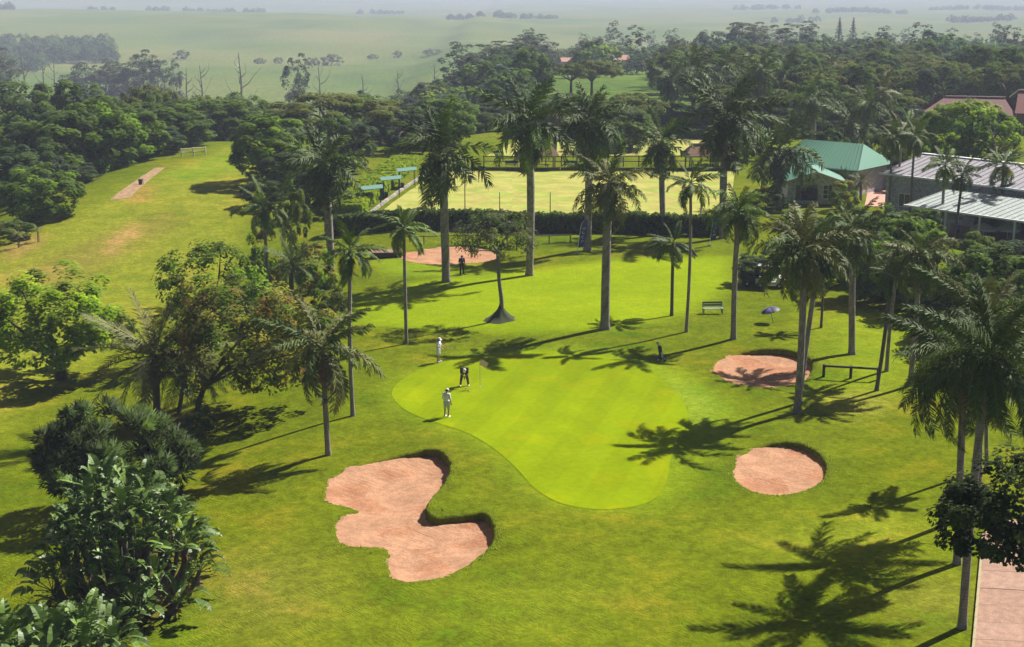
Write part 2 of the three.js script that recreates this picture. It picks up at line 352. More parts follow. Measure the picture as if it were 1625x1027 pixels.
// ------------------------------------------------------------------ palms
const leafy = (r, g, b, rough = 0.55, through = 0.3, _ = (rough = Math.max(rough, 0.92))) => new THREE.MeshPhysicalMaterial({ color: C(r, g, b), vertexColors: true, roughness: rough * 0.75, specularIntensity: 0.45, transmission: through, thickness: 0, side: THREE.DoubleSide });
const ringTex = tintTex(256, [205, 200, 196], (u, v, q) => { const r = Math.pow(0.5 + 0.5 * Math.sin(v * 6.2832 * 22 + 1.5 * noise(v * 30, 1) + 0.6 * noise(Math.cos(u * 6.2832), v * 9)), 7), s = clamp(noiseB(Math.cos(u * 6.2832) * 1.5, v * 5 + Math.sin(u * 6.2832)) * 0.5, -0.2, 0.3); return 1 - 0.16 * r + 0.4 * s + 0.12 * (q() - 0.5); });
const M = {
  frondDeep: leafy(0.06, 0.098, 0.014, 0.5, 0.18), frondMid: leafy(0.085, 0.135, 0.014, 0.5, 0.22), frondFresh: leafy(0.12, 0.2, 0.01, 0.5, 0.35), frondOlive: leafy(0.135, 0.15, 0.035, 0.55, 0.18), frondDry: leafy(0.24, 0.16, 0.075, 0.9, 0.1),
  palmBark: mat(C(0.5, 0.44, 0.39), 0.9, { map: again(ringTex, 1, 0.33), bumpMap: again(noiseTex(256, 9, 0, 1, false, 6), 1, 1.4), bumpScale: 0.04 }),
  palmDark: mat(C(0.26, 0.21, 0.17), 0.95, { map: again(grainTex, 1, 0.35), bumpMap: again(bumpTex, 1, 0.8), bumpScale: 0.06 }),
  shaft: mat(C(0.14, 0.19, 0.06), 0.5), bark: mat(C(0.15, 0.12, 0.09), 0.95, { map: again(grainTex, 1, 0.5), bumpMap: again(bumpTex, 1, 0.5), bumpScale: 0.05 }),
  barkPale: mat(C(0.36, 0.31, 0.26), 0.9, { map: again(grainTex, 1, 0.5), bumpMap: again(bumpTex, 1, 0.5), bumpScale: 0.04 }),
};
class Leaves { // growing triangle soup with colours
  constructor() { this.P = []; this.N = []; this.K = []; }
  tri(a, b, c, n, k) { if ((b.x - a.x) * ((c.y - a.y) * n.z - (c.z - a.z) * n.y) + (b.y - a.y) * ((c.z - a.z) * n.x - (c.x - a.x) * n.z) + (b.z - a.z) * ((c.x - a.x) * n.y - (c.y - a.y) * n.x) < 0) [b, c] = [c, b]; for (const v of [a, b, c]) { this.P.push(v.x, v.y, v.z); this.N.push(n.x, n.y, n.z); this.K.push(k[0], k[1], k[2]); } }
  geo() {
    const g = new THREE.BufferGeometry();
    g.setAttribute('position', new THREE.Float32BufferAttribute(this.P, 3)); g.setAttribute('normal', new THREE.Float32BufferAttribute(this.N, 3)); g.setAttribute('color', new THREE.Float32BufferAttribute(this.K, 3));
    this.P = this.N = this.K = null;
    return g;
  }
}
const flat = (a, b, c) => b.clone().sub(a).cross(c.clone().sub(a)).normalize();
// one frond of unit length, growing along +x and arching down by `droop`
function frondGeo(seed, droop, { pairs = 34, len = 0.21, width = 0.021, plume = 0.7, hang = 0.35, start = 0.12 }) {
  const q = rng(seed), L = new Leaves(), S = 12, pts = [], ang = [];
  let x = 0, y = 0;
  for (let i = 0; i <= S; i++) { const a = -droop * Math.pow(i / S, 1.35); pts.push(V(x, y, 0)); ang.push(a); x += Math.cos(a) / S; y += Math.sin(a) / S; }
  const at = (s) => { const f = s * S, k = Math.min(S - 1, Math.floor(f)); return [pts[k].clone().lerp(pts[k + 1], f - k), lerp(ang[k], ang[k + 1], f - k)]; };
  for (let i = 0; i < S; i++) { // the stalk
    const r0 = 0.014 * (1 - (i / S) * 0.85), r1 = 0.014 * (1 - ((i + 1) / S) * 0.85), k = [1.5, 1.25, 1.2];
    const ring = (p, r) => [V(p.x, p.y - r, 0), V(p.x, p.y + r * 0.6, r), V(p.x, p.y + r * 0.6, -r)], A = ring(pts[i], r0), B = ring(pts[i + 1], r1);
    for (let j = 0; j < 3; j++) { const m = (j + 1) % 3; const n = flat(A[j], B[j], A[m]).negate(); L.tri(A[j], B[j], A[m], n, k); L.tri(A[m], B[j], B[m], n, k); }
  }
  for (let i = 0; i < pairs; i++) for (const side of [-1, 1]) {
    const s = start + (1 - start) * ((i + 0.3 + 0.5 * q()) / pairs), [p, a] = at(Math.min(s, 0.995));
    const t = V(Math.cos(a), Math.sin(a), 0), up = V(-Math.sin(a), Math.cos(a), 0), tilt = plume * (q() * 2 - 1) + 0.12;
    const out = V(0, 0, side).multiplyScalar(Math.cos(tilt)).addScaledVector(up, Math.sin(tilt)), fwd = 0.45 + 0.75 * s;
    const d = out.addScaledVector(t, fwd).normalize(), l = len * (0.35 + 0.65 * Math.sin(Math.PI * clamp(0.12 + s * 0.78, 0, 1))) * (0.85 + 0.3 * q());
    const mid = p.clone().addScaledVector(d, l * 0.5), d2 = d.clone().add(V(0, -hang * (0.7 + 0.6 * q()) * 1.6, 0)).normalize(), tip = mid.clone().addScaledVector(d2, l * 0.55);
    const w = t.clone().multiplyScalar(width * 0.5), n = flat(p, mid, p.clone().add(t)); if (n.y < 0) n.negate();
    const v = 0.72 + 0.5 * q(), k = [v * (0.95 + 0.2 * q()), v, v * (0.8 + 0.4 * q())];
    const a0 = p.clone().sub(w.clone().multiplyScalar(0.6)), a1 = p.clone().addScaledVector(w, 0.6), b0 = mid.clone().sub(w), b1 = mid.clone().add(w);
    const n2 = flat(b0, b1, tip); if (n2.y < 0) n2.negate();
    L.tri(a0, b0, a1, n, k); L.tri(a1, b0, b1, n, k); L.tri(b0, tip, b1, n2, k);
  }
  return L.geo();
}
const droops = [0.5, 1.0, 1.5, 2.0];
const STYLE = {
  royal: { g: droops.flatMap((d, i) => [0, 1].map((k) => frondGeo(100 + i * 2 + k, d, { pairs: 40, len: 0.23, width: 0.034, plume: 0.95, hang: 0.4 }))), n: 25, lo: -1.15, hi: 1.35, lift: 0 },
  feather: { g: [0.6, 1.05, 1.45, 1.9].flatMap((d, i) => [0, 1].map((k) => frondGeo(200 + i * 2 + k, d, { pairs: 46, len: 0.21, width: 0.028, plume: 0.75, hang: 0.75 }))), n: 27, lo: -0.95, hi: 1.25, lift: 0.1 },
  fine: { g: [0.7, 1.15, 1.6, 2.0].flatMap((d, i) => [0, 1].map((k) => frondGeo(600 + i * 2 + k, d, { pairs: 84, len: 0.2, width: 0.017, plume: 0.8, hang: 0.85 }))), n: 27, lo: -0.95, hi: 1.25, lift: 0 },
  slim: { g: [0.45, 0.85, 1.2, 1.7].flatMap((d, i) => [0, 1].map((k) => frondGeo(300 + i * 2 + k, d, { pairs: 30, len: 0.25, width: 0.042, plume: 0.3, hang: 0.45, start: 0.16 }))), n: 16, lo: -0.75, hi: 1.35, lift: 0 },
  stiff: { g: [0.25, 0.5, 0.8, 1.1].flatMap((d, i) => [0, 1].map((k) => frondGeo(400 + i * 2 + k, d, { pairs: 44, len: 0.15, width: 0.018, plume: 0.5, hang: 0.1 }))), n: 30, lo: -0.7, hi: 1.4, lift: 0 },
};
// o: label, group, base pixel (or [px, {d}]), top pixel where the fronds leave, frond reach in pixels, trunk width in pixels
function palm(name, label, o) {
  const B = Array.isArray(o.base) ? on(...o.base) : o.base, s = perMetre(B), T = above(B, ...o.top), st = STYLE[o.style], q = rng(o.seed ?? Math.round(o.top[0] * 7 + o.top[1]));
  if (o.toward) T.z += o.toward;
  const p = thing(name, label, 'palm tree', B, 0, o.group), loc = T.clone().sub(B), H = loc.y, r = ((o.w ?? 12) / s / 2) * 0.7, L = (o.reach / s) * (o.style === 'royal' ? 1.2 : 1.08);
  const bend = V(rr(-1, 1, q), 0, rr(-1, 1, q)).multiplyScalar(H * 0.012).add(V((o.bow ?? 0) / s, 0, 0));
  const at = (f) => loc.clone().multiplyScalar(f).addScaledVector(bend, Math.sin(f * Math.PI));
  const radii = o.style === 'royal' ? [r * 1.3, r * 1.02, r * 1.0, r * 1.04, r * 0.92, r * 0.7] : [r * 1.35, r, r * 0.95, r * 0.9, r * 0.85];
  part(p, 'trunk', tube([at(0).setY(-0.15), at(0.04), at(0.3), at(0.6), at(0.85), at(1)], radii, 10), o.dark ? M.palmDark : M.palmBark);
  const shaft = o.shaft ?? (o.style === 'royal' ? 1.1 : 0.5), top = at(1).add(V(0, shaft, 0));
  part(p, 'crownshaft', tube([at(1).add(V(0, -0.05, 0)), at(1).add(V(0, shaft * 0.4, 0)), top], [r * 0.85, r * 0.95, r * 0.35], 8), o.dark ? M.palmDark : M.shaft);
  const n = Math.max(o.n ?? 0, st.n), fm = M[o.leaf ?? 'frondMid'], fresh = M[o.fresh ?? (o.leaf === 'frondFresh' ? 'frondFresh' : 'frondMid')];
  for (let i = 0; i < n; i++) {
    const t = (i + 0.5) / n, az = i * 2.39996 + rr(-0.5, 0.5, q), pitch = lerp(st.hi, st.lo, Math.pow(t, 0.85)) + rr(-0.3, 0.3, q), k = clamp(Math.floor(t * 4 + rr(-0.6, 0.6, q)), 0, 3);
    const f = part(p, 'frond', st.g[k * 2 + (q() > 0.5 ? 1 : 0)], q() < 0.3 ? fresh : fm);
    f.rotation.order = 'YZX';
    f.rotation.set(rr(-0.6, 0.6, q), az, pitch);
    f.position.copy(top).add(V(0, -t * 0.35 * shaft, 0));
    f.scale.setScalar(L * (t < 0.15 ? 0.8 : 1) * rr(0.78, 1.15, q));
  }
  for (let i = 0; i < (o.dry ?? 0); i++) {
    const f = part(p, 'dry_frond', st.g[6 + (i % 2)], M.frondDry);
    f.rotation.order = 'YZX'; f.rotation.set(rr(-0.3, 0.3, q), rr(0, 6.28, q), -1.15 + rr(-0.2, 0.2, q)); f.position.copy(at(1)); f.scale.setScalar(L * rr(0.5, 0.75, q));
  }
  if (o.fruit) part(p, 'seed_cluster', tube([at(0.985).add(V(r, 0, r)), at(0.96).add(V(r * 2.5, 0, r * 2)), at(0.9).add(V(r * 3, 0, r * 2))], [0.08, 0.4, 0.25], 7), mat(C(0.42, 0.36, 0.05), 0.9));
  return p;
}
const GR = 'tall palms around the putting green', GC = 'slim palms by the terrace', GB = 'palms behind the bowling green';
palm('royal_palm', 'tall royal palm with thick grey trunk left of the bowling green pole', { group: GR, base: [708, 447], top: [702, 258], reach: 76, w: 19, style: 'royal', leaf: 'frondDeep', fresh: 'frondFresh', dry: 1 });
palm('royal_palm', 'tall royal palm right of the small bare-trunked tree', { group: GR, base: [840, 437], top: [840, 212], reach: 72, w: 17, style: 'royal', leaf: 'frondDeep', fresh: 'frondFresh', dry: 1 });
palm('royal_palm', 'royal palm whose trunk foot stands beside the blue feather flag', { group: GR, base: [932, 398], top: [934, 205], reach: 66, w: 17, style: 'royal', leaf: 'frondDeep', fresh: 'frondFresh', dry: 1 });
palm('queen_palm', 'big feathery palm with thick pale trunk at the back edge of the green', { group: GR, base: [960, 522], top: [966, 300], reach: 76, w: 21, style: 'feather', leaf: 'frondOlive', n: 26, dry: 1 });
palm('royal_palm', 'royal palm partly hidden behind the bench palm, at the hedge', { group: GR, base: [1053, 372], top: [1050, 240], reach: 50, w: 13, style: 'royal', leaf: 'frondMid', fresh: 'frondFresh', seed: 5 });
palm('royal_palm', 'tall dark-crowned royal palm in front of the brown thatched shelter', { group: GR, base: [1147, 378], top: [1152, 200], reach: 74, w: 16, style: 'royal', leaf: 'frondDeep', fresh: 'frondMid', dry: 1 });
palm('royal_palm', 'royal palm with grey trunk in front of the long dark hedge, left', { group: GR, base: [525, 432], top: [516, 275], reach: 68, w: 17, style: 'royal', leaf: 'frondDeep', fresh: 'frondFresh', dry: 1 });
palm('royal_palm', 'palm with drooping crown in front of the green-roofed clubhouse', { group: GR, base: [1236, 330], top: [1236, 250], reach: 68, w: 15, style: 'royal', leaf: 'frondMid', fresh: 'frondFresh', dry: 1 });
palm('queen_palm', 'palm with grey trunk and bushy crown right of the bench', { group: GR, base: [1164, 538], top: [1172, 345], reach: 62, w: 13, style: 'feather', leaf: 'frondMid', fresh: 'frondFresh', n: 24, dry: 2 });
palm('slender_palm', 'very slender palm left of the bench with thin pale trunk', { group: GR, base: [1089, 527], top: [1096, 300], reach: 44, w: 7.5, style: 'slim', leaf: 'frondMid', n: 14 });
palm('slender_palm', 'short dark slender palm beside the thin palm near the bench', { group: GR, base: [1066, 501], top: [1068, 395], reach: 42, w: 8, style: 'slim', leaf: 'frondDeep', n: 11, dark: true });
palm('queen_palm', 'large drooping palm between the two right-hand bunkers', { group: GR, base: [1265, 655], top: [1275, 405], reach: 94, w: 17, style: 'feather', leaf: 'frondOlive', n: 24, dry: 1 });
palm('queen_palm', 'leaning palm trunk that forks from the drooping palm between the bunkers', { group: GR, base: [1268, 640], top: [1300, 412], reach: 64, w: 12, style: 'feather', leaf: 'frondDeep', n: 16, seed: 71 });
palm('queen_palm', 'straight thick-trunked palm right of the shaded bunker', { group: GR, base: [1352, 562], top: [1354, 375], reach: 66, w: 15, style: 'feather', leaf: 'frondMid', n: 22 });
palm('slender_palm', 'dark leaning palm at the end of the low rail', { group: GR, base: [1391, 620], top: [1413, 445], reach: 42, w: 9, style: 'slim', leaf: 'frondDeep', dark: true, bow: 4 });
palm('slender_palm', 'leaning palm with yellow seed cluster behind the low rail', { group: GR, base: [1407, 589], top: [1424, 425], reach: 44, w: 9, style: 'slim', leaf: 'frondMid', fruit: true });
palm('queen_palm', 'palm leaning right with bushy crown beyond the foreground palm fronds', { group: GR, base: [1444, 612], top: [1458, 415], reach: 66, w: 12, style: 'feather', leaf: 'frondOlive', n: 24, dry: 1 });
palm('slender_palm', 'thin dark palm stem behind the forked palm', { group: GR, base: [1303, 520], top: [1306, 430], reach: 36, w: 6, style: 'slim', leaf: 'frondDeep', dark: true });
palm('queen_palm', 'large foreground palm with dark drooping fronds at the right edge', { group: GR, base: [1519, 895], top: [1530, 598], reach: 128, w: 17, style: 'fine', leaf: 'frondDeep', dry: 1 });
palm('queen_palm', 'foreground palm whose trunk meets the ground beside the paved path', { group: GR, base: [1527, 997], top: [1568, 580], reach: 132, w: 19, style: 'fine', leaf: 'frondDeep', seed: 33 });
palm('queen_palm', 'foreground palm standing behind the other two at the right edge', { group: GR, base: [1552, 815], top: [1560, 522], reach: 122, w: 15, style: 'fine', leaf: 'frondOlive', dry: 2 });
palm('slender_palm', 'smaller palm inside the foreground palm cluster, right edge', { group: GR, base: [1566, 745], top: [1568, 520], reach: 62, w: 9, style: 'slim', leaf: 'frondMid' });
palm('queen_palm', 'palm with drooping crown whose trunk stands left of the three-lobed bunker', { group: GR, base: [521, 722], top: [513, 565], reach: 98, w: 13, style: 'feather', leaf: 'frondOlive', n: 20, dry: 2 });
palm('slender_palm', 'tall thin palm with fan of stiff fronds behind the drooping palm at left', { group: GR, base: [560, 660], top: [556, 410], reach: 52, w: 10, style: 'slim', leaf: 'frondMid', n: 12, dry: 2 });
palm('slender_palm', 'slender palm with bright upright fronds left of the back bunker', { group: GR, base: [645, 546], top: [641, 372], reach: 50, w: 8, style: 'slim', leaf: 'frondMid', fresh: 'frondFresh', n: 13 });
palm('slender_palm', 'palm with pale stem at the edge of the left fairway trees', { group: GR, base: [424, 462], top: [418, 335], reach: 52, w: 8, style: 'slim', leaf: 'frondMid', fresh: 'frondFresh', n: 16 });
palm('date_palm', 'stout date palm with stiff grey fronds behind the dark shrub', { group: GR, base: [248, 665], top: [246, 575], reach: 112, w: 16, style: 'stiff', leaf: 'frondOlive', dark: true, n: 38, dry: 3, toward: 0 });
palm('date_palm', 'second stiff-fronded palm between the stout date palm and the flowering tree', { group: GR, base: [284, 655], top: [296, 585], reach: 84, w: 10, style: 'stiff', leaf: 'frondOlive', dark: true, n: 30, dry: 2 });
palm('date_palm', 'small bushy palm between the slim palms left of the royal palm', { group: GR, base: [462, 470], top: [462, 425], reach: 48, w: 12, style: 'stiff', leaf: 'frondMid', dark: true, n: 26 });
palm('slender_palm', 'slim palm at the left end of the terrace row', { group: GC, base: [1409, 345], top: [1416, 225], reach: 34, w: 5.5, style: 'slim', leaf: 'frondMid', fresh: 'frondFresh' });
palm('slender_palm', 'slim leaning palm, second in the row before the grey hall', { group: GC, base: [1424, 340], top: [1432, 215], reach: 36, w: 5.5, style: 'slim', leaf: 'frondOlive' });
palm('slender_palm', 'slim palm, third in the row before the grey hall', { group: GC, base: [1443, 352], top: [1452, 222], reach: 36, w: 6, style: 'slim', leaf: 'frondMid', fruit: true });
palm('slender_palm', 'palm with yellow seed cluster left of the pale terrace umbrella', { group: GC, base: [1493, 374], top: [1499, 268], reach: 38, w: 7, style: 'slim', leaf: 'frondMid', fresh: 'frondFresh', fruit: true, n: 14 });
palm('slender_palm', 'palm leaning over the terrace roof right of the pale umbrella', { group: GC, base: [1513, 388], top: [1527, 285], reach: 32, w: 6.5, style: 'slim', leaf: 'frondDeep', dark: true });
palm('slender_palm', 'palm with seed cluster in front of the terrace roof, right edge', { group: GC, base: [1587, 368], top: [1592, 268], reach: 40, w: 7, style: 'slim', leaf: 'frondMid', fresh: 'frondFresh', fruit: true, n: 14 });
palm('date_palm', 'small palm with fan crown by the clubhouse corner', { base: [1366, 318], top: [1366, 293], reach: 20, w: 6, style: 'stiff', leaf: 'frondMid', dark: true, n: 22 });
palm('date_palm', 'little upright palm beside the clubhouse side wall', { base: [1337, 312], top: [1337, 290], reach: 20, w: 5, style: 'stiff', leaf: 'frondMid', dark: true, n: 18, seed: 9 });
for (const [x, d, y, reach, style, label] of [
  [1290, 205, 165, 40, 'royal', 'bright-crowned palm above the clubhouse roof, nearest the roof ridge'], [1205, 230, 120, 40, 'royal', 'palm with grey stems standing behind the dark royal palm'], [1320, 300, 105, 24, 'slim', 'drooping dark palm rising alone from the wood at right'],
  [1100, 240, 118, 44, 'royal', 'palm at the left of the clump behind the bowling green'], [1142, 262, 118, 38, 'royal', 'bright-topped palm in the clump behind the bowling green'], [1245, 250, 125, 40, 'royal', 'palm between the two stems behind the dark royal palm'],
  [1400, 225, 150, 40, 'slim', 'tall palm with upright fronds beyond the clubhouse'], [1350, 200, 205, 50, 'royal', 'dark palm crowding the end of the clubhouse roof'], [1375, 195, 175, 36, 'royal', 'bushy palm crown between clubhouse and bright round tree'],
  [1440, 185, 205, 36, 'slim', 'palm in front of the bright round tree, its left side'], [1065, 250, 135, 34, 'royal', 'small palm left of the palm clump behind the bowling green'], [1580, 165, 250, 44, 'slim', 'palm at the right edge in front of the bright round tree'],
  [1170, 190, 215, 34, 'royal', 'low palm beside the trunk of the dark royal palm'], [880, 200, 185, 34, 'feather', 'half-hidden palm between the two tall royal palms'], [600, 240, 190, 34, 'feather', 'palm in the wood behind the green shelters'],
]) palm('background_palm', label, { group: GB, base: far(x, d), top: [x + 1, y], reach, w: Math.max(5, 2200 / d), style, leaf: style === 'royal' ? 'frondMid' : 'frondOlive', fresh: 'frondFresh', n: style === 'feather' ? 18 : 15 });
// ------------------------------------------------------------------ broad-leaved trees
// a crown of many small leaves gathered in clumps; blob(i) gives a clump's centre, radius
function crownGeo({ seed, blobs, per, leaf, aspect = 0.55, tones, squash = 0.8, up = 1.2, center = V(0, 0, 0), wild = 0.5, radial = false }) {
  const q = rng(seed), L = new Leaves(), dir = () => { const z = q() * 2 - 1, a = q() * 6.2832, r = Math.sqrt(1 - z * z); return V(r * Math.cos(a), z, r * Math.sin(a)); };
  for (const [c, r] of blobs) {
    const tone = tones[Math.floor(q() * tones.length)], cv = 0.8 + 0.4 * q(), o = c.clone().sub(center).normalize();
    for (let i = 0; i < per; i++) {
      const d = dir().addScaledVector(o, 0.5).add(V(0, 0.25, 0)).normalize(), p = c.clone().add(d.clone().multiply(V(r, r * squash, r)).multiplyScalar(0.45 + 0.55 * Math.sqrt(q())));
      const n = d.clone().addScaledVector(o, 0.4).add(V(0, up, 0)).addScaledVector(dir(), wild).normalize(), t = radial ? d.clone().addScaledVector(dir(), 0.5).normalize() : dir().cross(n).normalize(), b = n.clone().cross(t).normalize(), s = leaf * (0.7 + 0.6 * q());
      const A = p.clone().addScaledVector(t, -s * 0.5), B = p.clone().addScaledVector(t, s * 0.5), drop = n.clone().multiplyScalar(-s * 0.12), D = p.clone().addScaledVector(b, s * aspect * 0.5).add(drop), E = p.clone().addScaledVector(b, -s * aspect * 0.5).add(drop);
      const v = cv * (0.75 + 0.5 * q()), k = [tone[0] * v, tone[1] * v, tone[2] * v], nn = n.clone().addScaledVector(d, 0.5).normalize();
      L.tri(A, D, B, nn, k); L.tri(A, B, E, nn, k);
    }
  }
  return L.geo();
}
// clumps spread over the outer part of an ellipsoid
function ellipsoid(seed, n, rx, ry, rz, cr, { c = V(0, 0, 0), low = -0.4, shell = 0.62, lumpy = 0.3 } = {}) {
  const q = rng(seed), out = [];
  while (out.length < n) {
    const z = q() * 2 - 1, a = q() * 6.2832, r = Math.sqrt(1 - z * z), d = V(r * Math.cos(a), z, r * Math.sin(a));
    if (z < low) continue;
    const f = (shell + (1 - shell) * Math.cbrt(q())) * (1 - lumpy * 0.5 + lumpy * (noise(d.x * 1.7 + seed, d.z * 1.7 + d.y) * 0.5 + 0.5));
    out.push([V(d.x * rx * f, d.y * ry * f, d.z * rz * f).add(c), cr * (0.65 + 0.7 * q())]);
  }
  return out;
}
const G1 = [0.075, 0.125, 0.01], G2 = [0.105, 0.17, 0.012], G3 = [0.055, 0.09, 0.014], G4 = [0.13, 0.155, 0.022], LIME = [0.26, 0.38, 0.006], LIME2 = [0.17, 0.29, 0.008], OLIVE = [0.115, 0.13, 0.022], RUST = [0.22, 0.13, 0.025], YEL = [0.27, 0.25, 0.03], GREY = [0.12, 0.135, 0.065], BLUE = [0.055, 0.085, 0.035];
const leafMat = new THREE.MeshPhysicalMaterial({ color: C(1, 1, 1), vertexColors: true, roughness: 0.96, specularIntensity: 0.1, transmission: 0.45, thickness: 0, side: THREE.DoubleSide });
const leafShiny = new THREE.MeshPhysicalMaterial({ color: C(1, 1, 1), vertexColors: true, roughness: 0.9, specularIntensity: 0.3, transmission: 0.2, thickness: 0, side: THREE.DoubleSide });
// trunk that splits into limbs reaching toward some of the clumps
function limbs(seed, H, r, blobs, n, fork = 0.45, lean = V(0, 0, 0)) {
  const q = rng(seed), f = V(lean.x, H * fork, lean.z), g = [tube([V(0, -0.2, 0), V(lean.x * 0.3, H * fork * 0.5, lean.z * 0.3), f], [r * 1.35, r, r * 0.85], 9)];
  for (let i = 0; i < n; i++) { const b = blobs[Math.floor((i + q() * 0.9) / n * blobs.length)][0], m = f.clone().lerp(b, 0.5).add(V(rr(-0.3, 0.3, q), H * 0.05, rr(-0.3, 0.3, q))); g.push(tube([f.clone().add(V(0, -0.1, 0)), m, b], [r * 0.6, r * 0.38, r * 0.12], 6)); }
  return merge(g);
}
const PRO = {};
// kind -> { W, H, trunk, crown, variants }
function pro(kind, W, H, f) { PRO[kind] = { W, H, v: f.map((d) => ({ crown: crownGeo({ ...d, center: d.center ?? V(0, H * 0.55, 0) }), trunk: limbs(d.seed + 1, H, d.r ?? 0.28, d.blobs, d.limbs ?? 5, d.fork) })), mat: f[0].mat ?? leafMat, bark: f[0].bark ?? M.bark }; }
pro('round', 10, 9, [41, 42, 43].map((seed) => ({ seed, blobs: ellipsoid(seed, 84, 4.6, 4.4, 4.6, 1.15, { c: V(0, 4.7, 0), low: -0.95 }), per: 84, leaf: 0.58, tones: [G1, G1, G2, G3] })));
pro('bright', 10, 9, [44, 45].map((seed) => ({ seed, blobs: ellipsoid(seed, 84, 4.6, 4.4, 4.6, 1.15, { c: V(0, 4.7, 0), low: -0.95 }), per: 84, leaf: 0.58, tones: [G2, LIME2, G2, G1] })));
pro('dark', 8, 8, [46, 47].map((seed) => ({ seed, blobs: ellipsoid(seed, 50, 3.7, 3.6, 3.7, 0.9, { c: V(0, 4.4, 0), low: -0.95 }), per: 84, leaf: 0.5, tones: [G3, G3, BLUE] })));
pro('umbrella', 16, 9, [48, 49].map((seed) => ({ seed, blobs: ellipsoid(seed, 84, 7.6, 2.6, 7.6, 1.15, { c: V(0, 6.2, 0), low: -0.25, shell: 0.25 }), per: 66, leaf: 0.55, squash: 0.6, tones: [OLIVE, G4, OLIVE, G2], r: 0.35, limbs: 8 })));
pro('gum', 11, 24, [50, 51, 52].map((seed) => ({ seed, blobs: [...ellipsoid(seed, 26, 4.2, 5, 4.2, 1.3, { c: V(0, 17.5, 0), low: -0.9, shell: 0.35, lumpy: 0.6 }), ...ellipsoid(seed + 9, 34, 4.4, 6.5, 4.4, 1.5, { c: V(0.6, 8.5, 0), low: -0.9, shell: 0.5, lumpy: 0.7 })], per: 66, leaf: 0.7, tones: [BLUE, G3, GREY], r: 0.32, limbs: 14, fork: 0.3, bark: M.barkPale, wild: 1 })));
pro('shrub', 4, 3, [53, 54].map((seed) => ({ seed, blobs: ellipsoid(seed, 34, 1.8, 1.5, 1.8, 0.5, { c: V(0, 1.4, 0), low: -0.9 }), per: 70, leaf: 0.28, tones: [G1, G2, G4], r: 0.08, limbs: 4, fork: 0.2 })));
pro('bushy', 4, 3, [57, 58].map((seed) => ({ seed, blobs: ellipsoid(seed, 34, 1.8, 1.5, 1.8, 0.5, { c: V(0, 1.4, 0), low: -0.9 }), per: 70, leaf: 0.3, tones: [LIME2, G2, YEL], r: 0.08, limbs: 4, fork: 0.2 })));
pro('pink', 4, 3, [59].map((seed) => ({ seed, blobs: ellipsoid(seed, 34, 1.8, 1.5, 1.8, 0.5, { c: V(0, 1.4, 0), low: -0.9 }), per: 60, leaf: 0.24, tones: [[0.5, 0.14, 0.14], [0.45, 0.2, 0.18], G2], r: 0.08, limbs: 4, fork: 0.2 })));
pro('cone', 6, 22, [55].map((seed) => ({ seed, blobs: Array.from({ length: 60 }, (_, i) => { const t = i / 60, a = i * 2.4, r = 2.7 * (1 - t) * Math.sqrt(0.3 + 0.7 * ((i * 37) % 10) / 10); return [V(Math.cos(a) * r, 2 + t * 19.5, Math.sin(a) * r), 1.1 * (1.1 - t)]; }), per: 60, leaf: 0.42, tones: [G3, BLUE], limbs: 1, fork: 0.9 })));
const BLOCK = { far: false };
function tree(kind, label, category, group, { at, base, top, w, v, name }) {
  const B = base ? on(...base) : far(...at), T = above(B, (base ?? at)[0], top), H = Math.max(1, T.y - B.y), W = w / perMetre(B), P = PRO[kind], q = rng(Math.round(B.x * 13 - B.z * 7)), k = P.v[(v ?? Math.floor(q() * 97)) % P.v.length];
  const t = thing(name ?? { round: 'broadleaf_tree', bright: 'broadleaf_tree', dark: 'dark_tree', umbrella: 'umbrella_tree', gum: 'gum_tree', shrub: 'shrub', bushy: 'shrub', pink: 'flowering_shrub', cone: 'conifer' }[kind], label, category, B, q() * 6.28, group);
  t.scale.set(W / P.W, H / P.H, W / P.W);
  part(t, 'trunk', k.trunk, P.bark);
  part(t, kind === 'shrub' || kind === 'bushy' || kind === 'pink' ? 'foliage' : 'crown', k.crown, P.mat);
  return t;
}
// --- single trees near the green
function ownTree(name, label, category, B, { blobs, per, leaf, tones, trunk, m = leafMat, bark = M.bark, seed, ...more }) {
  const t = thing(name, label, category, B);
  part(t, 'trunk', trunk, bark);
  part(t, 'crown', crownGeo({ seed, blobs, per, leaf, tones, ...more }), m);
  return t;
}
{ // bright lime tree at the left edge
  const B = on(97, 602), s = perMetre(B), c = above(B, 88, 510).sub(B), blobs = ellipsoid(61, 120, 100 / s, 78 / s, 95 / s, 0.85, { c, low: -0.75, shell: 0.5, lumpy: 0.35 });
  ownTree('lime_tree', 'bright lime-green round tree on the left lawn beside its long shadow', 'tree', B, { seed: 62, blobs, per: 100, leaf: 0.36, up: 2.2, tones: [LIME, LIME, LIME2, [0.2, 0.27, 0.02]], center: c, trunk: limbs(63, c.y, 0.34, blobs, 7, 0.35) });
}
{ // the wide tree with rusty flower heads
  const B = on(312, 664), s = perMetre(B), c = above(B, 368, 532).sub(B), blobs = [...ellipsoid(64, 140, 116 / s, 80 / s, 100 / s, 0.75, { c, low: -0.9, shell: 0.45, lumpy: 0.7 }), ...ellipsoid(65, 44, 84 / s, 78 / s, 70 / s, 0.75, { c: above(B, 455, 540).sub(B), low: -0.9, shell: 0.4 })];
  ownTree('flowering_tree', 'wide leaning tree with yellow and rust-coloured flower heads left of the palms', 'tree', B, { seed: 66, blobs, per: 62, leaf: 0.27, tones: [YEL, OLIVE, RUST, YEL, G2, OLIVE, G4], center: c, trunk: limbs(67, c.y, 0.17, blobs, 11, 0.42, V(0.7, 0, 0)) });
}
